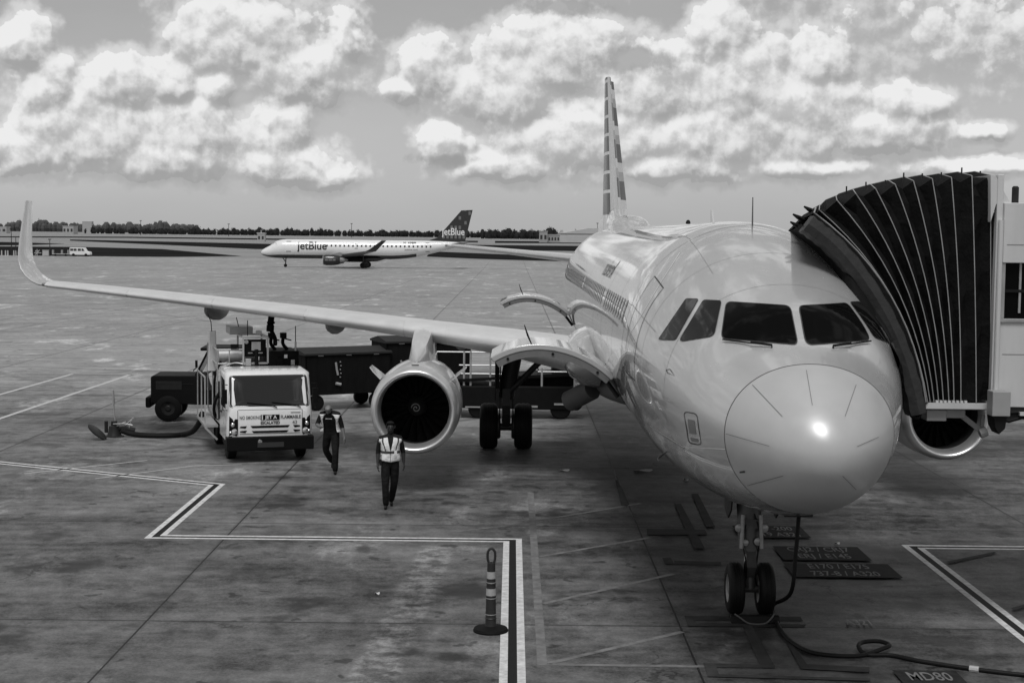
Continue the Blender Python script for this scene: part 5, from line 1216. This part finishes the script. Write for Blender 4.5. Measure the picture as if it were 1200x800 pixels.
# ------------------------------------------------------------------ far side of the field
m_bw = M('pale_cladding', .38, .6, var=.15, scale=.1); m_bg = M('grey_roofing', .55, .6, var=.2, scale=.05); m_win = M('building_glass', .04, .3)
def far(px, py, Y): p = at(px, py, Y); return p
def building(name, label, cat, px0, px1, ybase, ytop, Y, gable=0, depth=20, wallm=None, win=0):
    p0, p1 = far(px0, ybase, Y), far(px1, ybase, Y); h_ = far((px0+px1)/2, ytop, Y).z+.8; w_ = p1.x-p0.x
    t = thing(name, label, cat, ((p0.x+p1.x)/2, Y, -.8))
    hw_ = h_-gable
    MB().box(-w_/2, w_/2, 0, depth, 0, hw_).build('wall', wallm or m_bw, t)
    if gable: MB().prism([(-w_/2-.5,hw_),(w_/2+.5,hw_),(w_*.28,h_),(-w_*.12,h_)], 'y', -.5, depth+.5).build('roof', m_bg, t, smooth=0)
    else: MB().box(-w_/2-.3, w_/2+.3, -.3, depth+.3, hw_+.002, hw_+.5).build('roof', m_bg, t)
    for i in range(win):
        x = -w_/2+w_*(i+.5)/win; MB().box(x-w_/win*.28, x+w_/win*.28, -.06, -.01, hw_*.3, hw_*.7).build('window', m_win, t)
    return t
hg = building('hangar', 'wide grey hangar with a low pitched roof beyond the fin', 'hangar', 656, 742, 282, 267.6, 1150, 4.2, 60, M('hangar_cladding', .55, .6, var=.15, scale=.1), 0)
MB().box(-22, 10, -.3, -.05, 0, 5.2).build('hangar_door', m_bg, hg); MB().box(-27.5, -25.5, 5, 7, 7.4, 9.6).build('roof_vent', m_bw, hg)
building('service_building', 'white boxy building with a flat roof left of the grey hangar', 'building', 632, 641.5, 281.3, 271.5, 1120, 0, 10, None, 2)
building('low_shed', 'low white shed joined between the boxy building and the hangar', 'shed', 642, 656, 281.5, 275.5, 1125, 0, 8, None, 4)
building('warehouse', 'white warehouse with window bands far left behind the winglet', 'building', 73.5, 86, 271, 265.2, 1900, 0, 20, None, 3)
building('farm_building', 'low pale building at the far left edge before the woods', 'building', -4, 7.5, 270, 266, 1900, 0, 15, None, 2)
building('water_tank', 'flat topped pale roof showing above the dark trees at left', 'building', 96.5, 107.5, 268, 259.8, 2330, 0, 10)
sh = building('navigation_hut', 'small white hut with a mast before the far trees', 'hut', 301.5, 310, 276, 273.8, 900, 0, 5, None, 2)
MB().prism([(-.9,2),(.9,2),(.35,4.2),(.15,7.2),(-.15,7.2),(-.35,4.2)], 'y', .5, 1.5).build('mast', m_bw, sh)
# van and clutter on the grass at far left
YV = 350.; vp = far(94.5, 299.2, YV)
van = thing('van', 'white passenger van parked on the grass at far left', 'van', (vp.x, YV, -.74))
MB().loft([[Vector((x, y, z)) for x, z in ((-2.3,.4),(-2.3,1.95),(-2.2,2.1),(.95,2.1),(1.45,1.25),(2.3,1.1),(2.4,.75),(2.4,.4))] for y in (-.95, .95)]).build('body', m_jw, van, bevel=.06)
for x0, x1 in ((-2.15,-1.45),(-1.35,-.65),(-.4,.35)): MB().box(x0, x1, -.975, -.955, 1.3, 1.85).build('window', m_win, van)
MB().prism([(.5,1.3),(.5,1.85),(.85,1.85),(1.2,1.3)], 'y', -.975, -.955).build('window', m_win, van)
for x in (-1.4, 1.5):
    for y in (-.85, .85): MB().lathe([(-.12,.2),(-.12,.36),(.12,.36),(.12,.2)], (x,y,.36), 'y', 18, caps=True).build('wheel', m_tyre, van)
cl_ = [(2,291.5,297.5),(6.5,290.5,296.5),(9.2,290.5,297),(16.2,290,296.5),(18.6,290,296.5)]
m_post = M('post_paint', .42, .5)
mp0 = None
lbl = ['pale marker post nearest the left edge of the field row', 'second pale marker post from the left edge', 'pale marker post just left of the dark pole', 'pale marker post beside the winglet base, left of two', 'pale marker post tight against the winglet base']
for i, (px, yt, yb) in enumerate(cl_):
    p = far(px, yb, YV); tag(MB().prism([(-.14,0),(.14,0),(.11,1.25),(-.11,1.25)], 'y', -.1, .1).build('marker_post', m_post), lbl[i], 'post', 'marker posts on the grass').location = (p.x, YV, -.74)
for i, (px, yt, lb) in enumerate(((13.5,269,'tall dark lamp pole left of the winglet'), (18.7,278,'shorter dark pole close to the winglet'), (58.5,281,'slim dark pole standing behind the utility cabinet'))):
    p = far(px, 297, YV); hgt = far(px, yt, YV).z+.74; t = thing('lamp_pole', lb, 'pole', (p.x, YV, -.74), 0, 'poles on the grass')
    MB().tube([(0,0,0),(0,0,hgt)], [.12,.07], 8).build('shaft', m_darkm, t); MB().box(-.35,.35,-.12,.12,hgt+.002,hgt+.2).build('lamp_head', m_darkm, t)
for i, (px, yt, lb) in enumerate(((165,259,'thin lamp mast above the trees left of the taxiing jet'), (412,262.5,'thin lamp mast above the trees behind the taxiing jet'), (268,263,'thin lamp mast over the trees near the second wing bulge'), (700,262,'thin lamp mast over the hangar close to the tail fin'))):
    p = far(px, 275, 1700); hgt = far(px, yt, 1700).z+.8; t = thing('lamp_mast', lb, 'pole', (p.x, 1700, -.8), 0, 'lamp masts on the horizon')
    MB().tube([(0,0,0),(0,0,hgt)], [.4,.25], 6).build('shaft', m_darkm, t); MB().box(-1.2,1.2,-.4,.4,hgt+.01,hgt+.7).build('lamp_head', m_darkm, t)
p = far(54,297.5,YV); t = thing('utility_cabinet', 'pale boxy utility cabinet on the grass right of the winglet', 'cabinet', (p.x, YV, -.74))
MB().box(-.75,.75,-.4,.4,.1,1.35).build('cabinet_body', m_bw, t, bevel=.03); MB().box(-.8,.8,-.45,.45,1.352,1.42).build('cabinet_roof', m_bg, t); MB().box(-.65,-.02,-.42,-.405,.2,1.25).box(.02,.65,-.42,-.405,.2,1.25).build('cabinet_door', m_post, t)
p = far(72,298,YV); t = thing('flat_trailer', 'long flat pale trailer with end posts parked left of the van', 'trailer', (p.x, YV, -.74))
MB().box(-2.0,2.0,-.7,.7,.45,.62).build('trailer_bed', m_post, t); 
for x in (-2.0, 0.1, 1.6): MB().box(x,x+.1,-.65,.65,.621,1.5).build('stake', m_post, t)
for x in (-1.2, 1.2): MB().lathe([(-.1,.1),(-.1,.28),(.1,.28),(.1,.1)], (x,-.6,.28), 'y', 14, caps=True).build('wheel', m_tyre, t)
p = far(44,298,YV); t = thing('wind_marker', 'pale cross braced marker stand just right of the winglet', 'marker', (p.x, YV, -.74))
MB().beam((-.8,0,.75),(.9,0,.75),.14).beam((-.1,0,0),(-.1,0,1.6),.12).beam((-.6,0,.2),(.5,0,1.4),.1).build('cross_frame', m_post, t); MB().box(-.5,.3,-.06,.06,1.0,1.3).build('board', m_bw, t)

# ------------------------------------------------------------------ ground crew
m_sk_d = M('dark_skin', .025, .5); m_sk_l = M('tan_skin', .15, .5); m_sh = M('black_shirt', .012, .8, spec=.2, bump=.8, bscale=9, var=.3, scale=8, bdist=.05); m_tr = M('black_trousers', .010, .8, spec=.2, bump=.9, bscale=7, var=.3, scale=8, bdist=.06); m_shoe = M('black_shoes', .008, .5, spec=.3)
m_vest = M('hi_vis_vest', .80, .7, var=.3, scale=10, bump=.8, bscale=11, bdist=.05); m_vd = M('vest_dark_tape', .05, .6); m_eye = M('eye_dark', .05, .3); m_hair = M('black_hair', .008, .8, spec=.2); m_lips = M('lips', .06, .5)
def person(label, loc, rz, J, skin, open_v=.05, vest_open=0., shorts=False, hair=True, tape=True, size=1.0, flare=.01):
    root = thing('person', label, 'person', loc, rz, None)
    V = []; E = []; Rr = []; idx = {}
    def vert(n, p, r): idx[n] = len(V); V.append(Vector(p)*size); Rr.append((r[0]*size, r[1]*size) if isinstance(r, tuple) else (r*size, r*size)); return idx[n]
    def edge(a, b): E.append((idx[a], idx[b]))
    for n, r in (('pelvis',(.175,.130)),('waist',(.170,.130)),('chest',(.195,.145)),('upper',(.165,.115)),('neck0',(.062,.062)),('neck1',(.056,.06)),('head0',(.068,.080)),('head1',(.076,.094)),('head2',(.070,.085))): vert(n, J[n], r)
    for a, b in zip(('pelvis','waist','chest','upper','neck0','neck1','head0','head1'), ('waist','chest','upper','neck0','neck1','head0','head1','head2')): edge(a, b)
    for s in ('r', 'l'):
        vert('sho'+s, J['sho'+s], .078); vert('elb'+s, J['elb'+s], .052); vert('fam'+s, Vector(J['elb'+s]).lerp(Vector(J['wri'+s]), .35), .047); vert('wri'+s, J['wri'+s], .028)
        d = (Vector(J['wri'+s])-Vector(J['elb'+s])).normalized(); vert('plm'+s, Vector(J['wri'+s])+d*.07, (.040,.024)); vert('plt'+s, Vector(J['wri'+s])+d*.10, (.036,.018))
        edge('upper','sho'+s); edge('sho'+s,'elb'+s); edge('elb'+s,'fam'+s); edge('fam'+s,'wri'+s); edge('wri'+s,'plm'+s); edge('plm'+s,'plt'+s)
        vert('hip'+s, J['hip'+s], .115); vert('thi'+s, Vector(J['hip'+s]).lerp(Vector(J['kne'+s]), .45), .105); vert('kne'+s, J['kne'+s], .078); vert('clf'+s, Vector(J['kne'+s]).lerp(Vector(J['ank'+s]), .3), .078 if not shorts else .056); vert('ank'+s, J['ank'+s], .042 if shorts else .070)
        vert('hel'+s, J['hel'+s], .040); vert('toe'+s, J['toe'+s], (.046,.032))
        for a, b in (('pelvis','hip'),('hip','thi'),('thi','kne'),('kne','clf'),('clf','ank'),('ank','hel'),('hel','toe')): edge(a if a == 'pelvis' else a+s, b+s)
    me = bpy.data.meshes.new('body'); me.from_pydata(V, E, []); o = bpy.data.objects.new('body_', me); col.objects.link(o)
    mod = o.modifiers.new('skin', 'SKIN'); mod.use_smooth_shade = True
    for i, d in enumerate(me.skin_vertices[0].data): d.radius = Rr[i]; d.use_root = (i == 0)
    ss = o.modifiers.new('sub', 'SUBSURF'); ss.levels = 2; ss.render_levels = 2
    ev = o.evaluated_get(bpy.context.evaluated_depsgraph_get()); bmesh_ = bpy.data.meshes.new_from_object(ev); bpy.data.objects.remove(o)
    segs = []
    SK, SH, TR, FT = 0, 1, 2, 3
    def seg(a, b, m, r): segs.append((V[idx[a]], V[idx[b]], m, r*size))
    seg('pelvis','waist',TR,.15); seg('waist','chest',SH,.15); seg('chest','upper',SH,.15); seg('neck0','neck1',SK,.06); seg('head0','head2',SK,.08)
    for s in ('r','l'):
        seg('upper','sho'+s,SH,.10); seg('sho'+s,'elb'+s,SH,.06); segs.append((V[idx['elb'+s]], V[idx['plt'+s]], SK, .04*size)); seg('pelvis','hip'+s,TR,.10); seg('hip'+s,'kne'+s,TR,.08); segs.append((V[idx['kne'+s]], V[idx['ank'+s]], SK if shorts else TR, .05*size)); seg('hel'+s,'toe'+s,FT,.04); 
    def near(p):
        best = None
        for a, b, m, r in segs:
            d = b-a; t = max(0, min(1, (p-a).dot(d)/max(1e-9, d.dot(d)))); dist = (p-a-d*t).length/r
            if best is None or dist < best[0]: best = (dist, m, t, (a-V[0]).length < 1e-6 and (b-V[1]).length < 1e-6)
        return best
    mb = MB(); mb.v = [tuple(v.co) for v in bmesh_.vertices]; torso = []
    nrm = [v.normal.copy() for v in bmesh_.vertices]
    for p in bmesh_.polygons:
        mb.f.append(tuple(p.vertices)); d, m, t, low = near(p.center); mb.mi.append(m)
        if m == SH or (low and p.center.z > V[0].z - .06): torso.append(p.index)
    head = Vector(J['head1'])*size; hv = (Vector(J['head2'])-Vector(J['head0'])).normalized(); fwd = Vector(J['face']).normalized(); fwd = (fwd-hv*fwd.dot(hv)).normalized(); sd_ = hv.cross(fwd)
    def hp_(x, f, u): return head + (sd_*x + fwd*f + hv*u)*size
    # nose, ears, brow, chin and fingers are part of the body mesh
    mb.tube([hp_(0,.098,.012), hp_(0,.118,-.014), hp_(0,.100,-.026)], [.010*size,.016*size,.012*size], 8, SK)
    mb.tube([hp_(-.026,.090,-.045), hp_(0,.097,-.046), hp_(.026,.090,-.045)], .008*size, 6, 5)
    for q in (-1, 1):
        mb.tube([hp_(q*.078,.0,.03), hp_(q*.092,-.01,.015), hp_(q*.080,.004,-.03)], [.012*size,.016*size,.010*size], 6, SK)
        mb.lathe([(-.008*size,.001),(-.004*size,.008*size),(0,.009*size),(.004*size,.008*size),(.008*size,.001)], hp_(q*.032,.088,.010), 'z', 8, 4)
    for s in ('r','l'):
        w = V[idx['plt'+s]]; d = (w - V[idx['wri'+s]]).normalized(); lat = Vector((0,1,0)) - d*d.y; lat = lat.normalized() if lat.length > .2 else Vector((1,0,0)); curl = d.cross(lat)*(1 if s == 'r' else -1)
        for i, L_ in enumerate((.070,.080,.074,.058)):
            b0 = w - d*.012 + lat*(-.028+.0185*i)*size; mb.tube([b0, b0+d*L_*.5*size+curl*.006, b0+d*L_*.82*size+curl*.022, b0+d*L_*.95*size+curl*.036], [.0095*size,.009*size,.0085*size,.006*size], 6, SK)
        b0 = V[idx['plm'+s]] - lat*.03*size - d*.02; mb.tube([b0, b0-lat*.022*size+d*.03*size+curl*.008, b0-lat*.018*size+d*.06*size+curl*.02], [.012*size,.011*size,.008*size], 6, SK)
    mb.build('body', [skin, m_sh, m_sk_l if False else m_tr, m_shoe, m_eye, m_lips], root, smooth=80)
    if hair:
        hb = MB(); rings = []
        for u, f in ((.018,1.02),(.04,1.05),(.07,.98),(.095,.78),(.112,.42),(.118,.05)):
            rings.append([hp_(.082*f*math.cos(g), -.012+.094*f*math.sin(g) *1.0, u + (.045 if math.sin(g) > .2 and u < .05 else (-.04 if math.sin(g) < -.2 and u < .05 else 0))) for g in [2*math.pi*j/20 for j in range(20)]])
        hb.loft(rings).build('hair', m_hair, root, smooth=70)
    # vest: lofted round the torso, open at the front
    bv = BVHTree.FromPolygons([v.co.copy() for v in bmesh_.vertices], [tuple(p.vertices) for p in bmesh_.polygons])
    chain = [Vector(J[k])*size for k in ('pelvis','waist','chest','upper','neck0')]
    vb = MB(); rings = []; NZ, NA = 22, 44
    for iz in range(NZ+1):
        h = iz/NZ; u = .05 + h*3.42; k = min(3, int(u)); ax = chain[k].lerp(chain[k+1], u-k); gap = vest_open if vest_open else .025 + open_v*max(0, h-.40)/.60
        ring = []
        for ia in range(NA+1):
            a = -math.pi/2 + gap + (2*math.pi-2*gap)*ia/NA; d = Vector((math.cos(a), math.sin(a), 0)); hit_ = bv.ray_cast(ax, d)
            r_ = hit_[3] if hit_[0] is not None else .15
            lim = (.225 - .055*abs(math.sin(a)))*size; r_ = min(r_, lim) + .020*size + flare*(1-h)**1.5*(.4+.6*abs(math.cos(a)))
            z = ax.z + (.035*size*abs(math.cos(a)) if h < .1 else 0) - .03*size*max(0, h-.8)*5*abs(math.cos(a))**2
            ring.append(Vector((ax.x + d.x*r_, ax.y + d.y*r_*.98, z)))
        rings.append(ring)
    vb.loft(rings, closed=False)
    for f_i in range(len(vb.f)):
        iz, ia = divmod(f_i, NA); vb.mi[f_i] = 1 if tape and (7 <= iz <= 8 or (iz > 8 and ia in (4, NA-5))) else 0
    v = vb.build('vest', [m_vest, m_vd], root, smooth=60); sm = v.modifiers.new('solid', 'SOLIDIFY'); sm.thickness = .012; sm.offset = -1
    return root
# worker striding toward the camera in front of the engine
J2 = dict(pelvis=(0,0,.94), waist=(.0,-.01,1.10), chest=(0,-.015,1.27), upper=(0,0,1.42), neck0=(0,.0,1.50), neck1=(0,-.01,1.54), head0=(0,-.025,1.585), head1=(0,-.03,1.65), head2=(0,-.025,1.71), face=(0,-1,-.15),
          shor=(-.185,.0,1.41), elbr=(-.245,.03,1.14), wrir=(-.25,-.05,.91), shol=(.185,.0,1.41), elbl=(.26,.06,1.15), wril=(.275,.02,.92),
          hipr=(-.09,0,.90), kner=(-.10,-.09,.50), ankr=(-.085,-.06,.10), helr=(-.085,-.02,.045), toer=(-.10,-.20,.035), hipl=(.09,0,.90), knel=(.085,.03,.49), ankl=(.04,.24,.13), hell=(.04,.27,.085), toel=(.04,.12,.035))
person('person in black clothes and pale safety vest striding in front of the engine', tuple(gp(457,595)), R(8), J2, m_sk_d, open_v=.55, hair=True, size=1.015)
# worker with bowed head beside the truck
J1 = dict(pelvis=(0,.02,.92), waist=(.0,.0,1.07), chest=(0,-.06,1.23), upper=(0,-.13,1.36), neck0=(0,-.19,1.42), neck1=(0,-.23,1.445), head0=(0,-.27,1.465), head1=(0,-.32,1.50), head2=(0,-.355,1.55), face=(0,-.75,-.66),
          shor=(-.185,-.12,1.35), elbr=(-.29,-.17,1.12), wrir=(-.17,-.38,1.10), shol=(.185,-.12,1.35), elbl=(.27,-.08,1.08), wril=(.33,-.14,.86),
          hipr=(-.09,.02,.88), kner=(-.15,.10,.50), ankr=(-.06,.34,.22), helr=(-.05,.40,.20), toer=(-.04,.30,.06), hipl=(.09,.02,.88), knel=(.13,-.14,.50), ankl=(.12,-.12,.09), hell=(.12,-.08,.045), toel=(.15,-.27,.033))
w1 = person('person with bowed bald head and open pale vest walking beside the truck', tuple(gp(388,554)), R(-6), J1, m_sk_l, vest_open=.80, flare=.07, shorts=False, hair=False, tape=False, size=1.03)
MB().box(-.075,.075,-.262,-.250,1.30,1.315).build('shirt_print', M('sign_white'), w1)

w2 = [o for o in bpy.data.objects if o.get('label', '').startswith('person in black')][0]
MB().box(-.225,-.18,-.10,-.06,.90,1.02).tube([(-.19,-.08,1.02),(-.19,-.08,1.12)], .008, 6).build('belt_radio', m_shoe, w2, bevel=.006)
MB().box(.07,.125,-.205,-.20,1.14,1.215).build('identity_badge', M('sign_white'), w2)
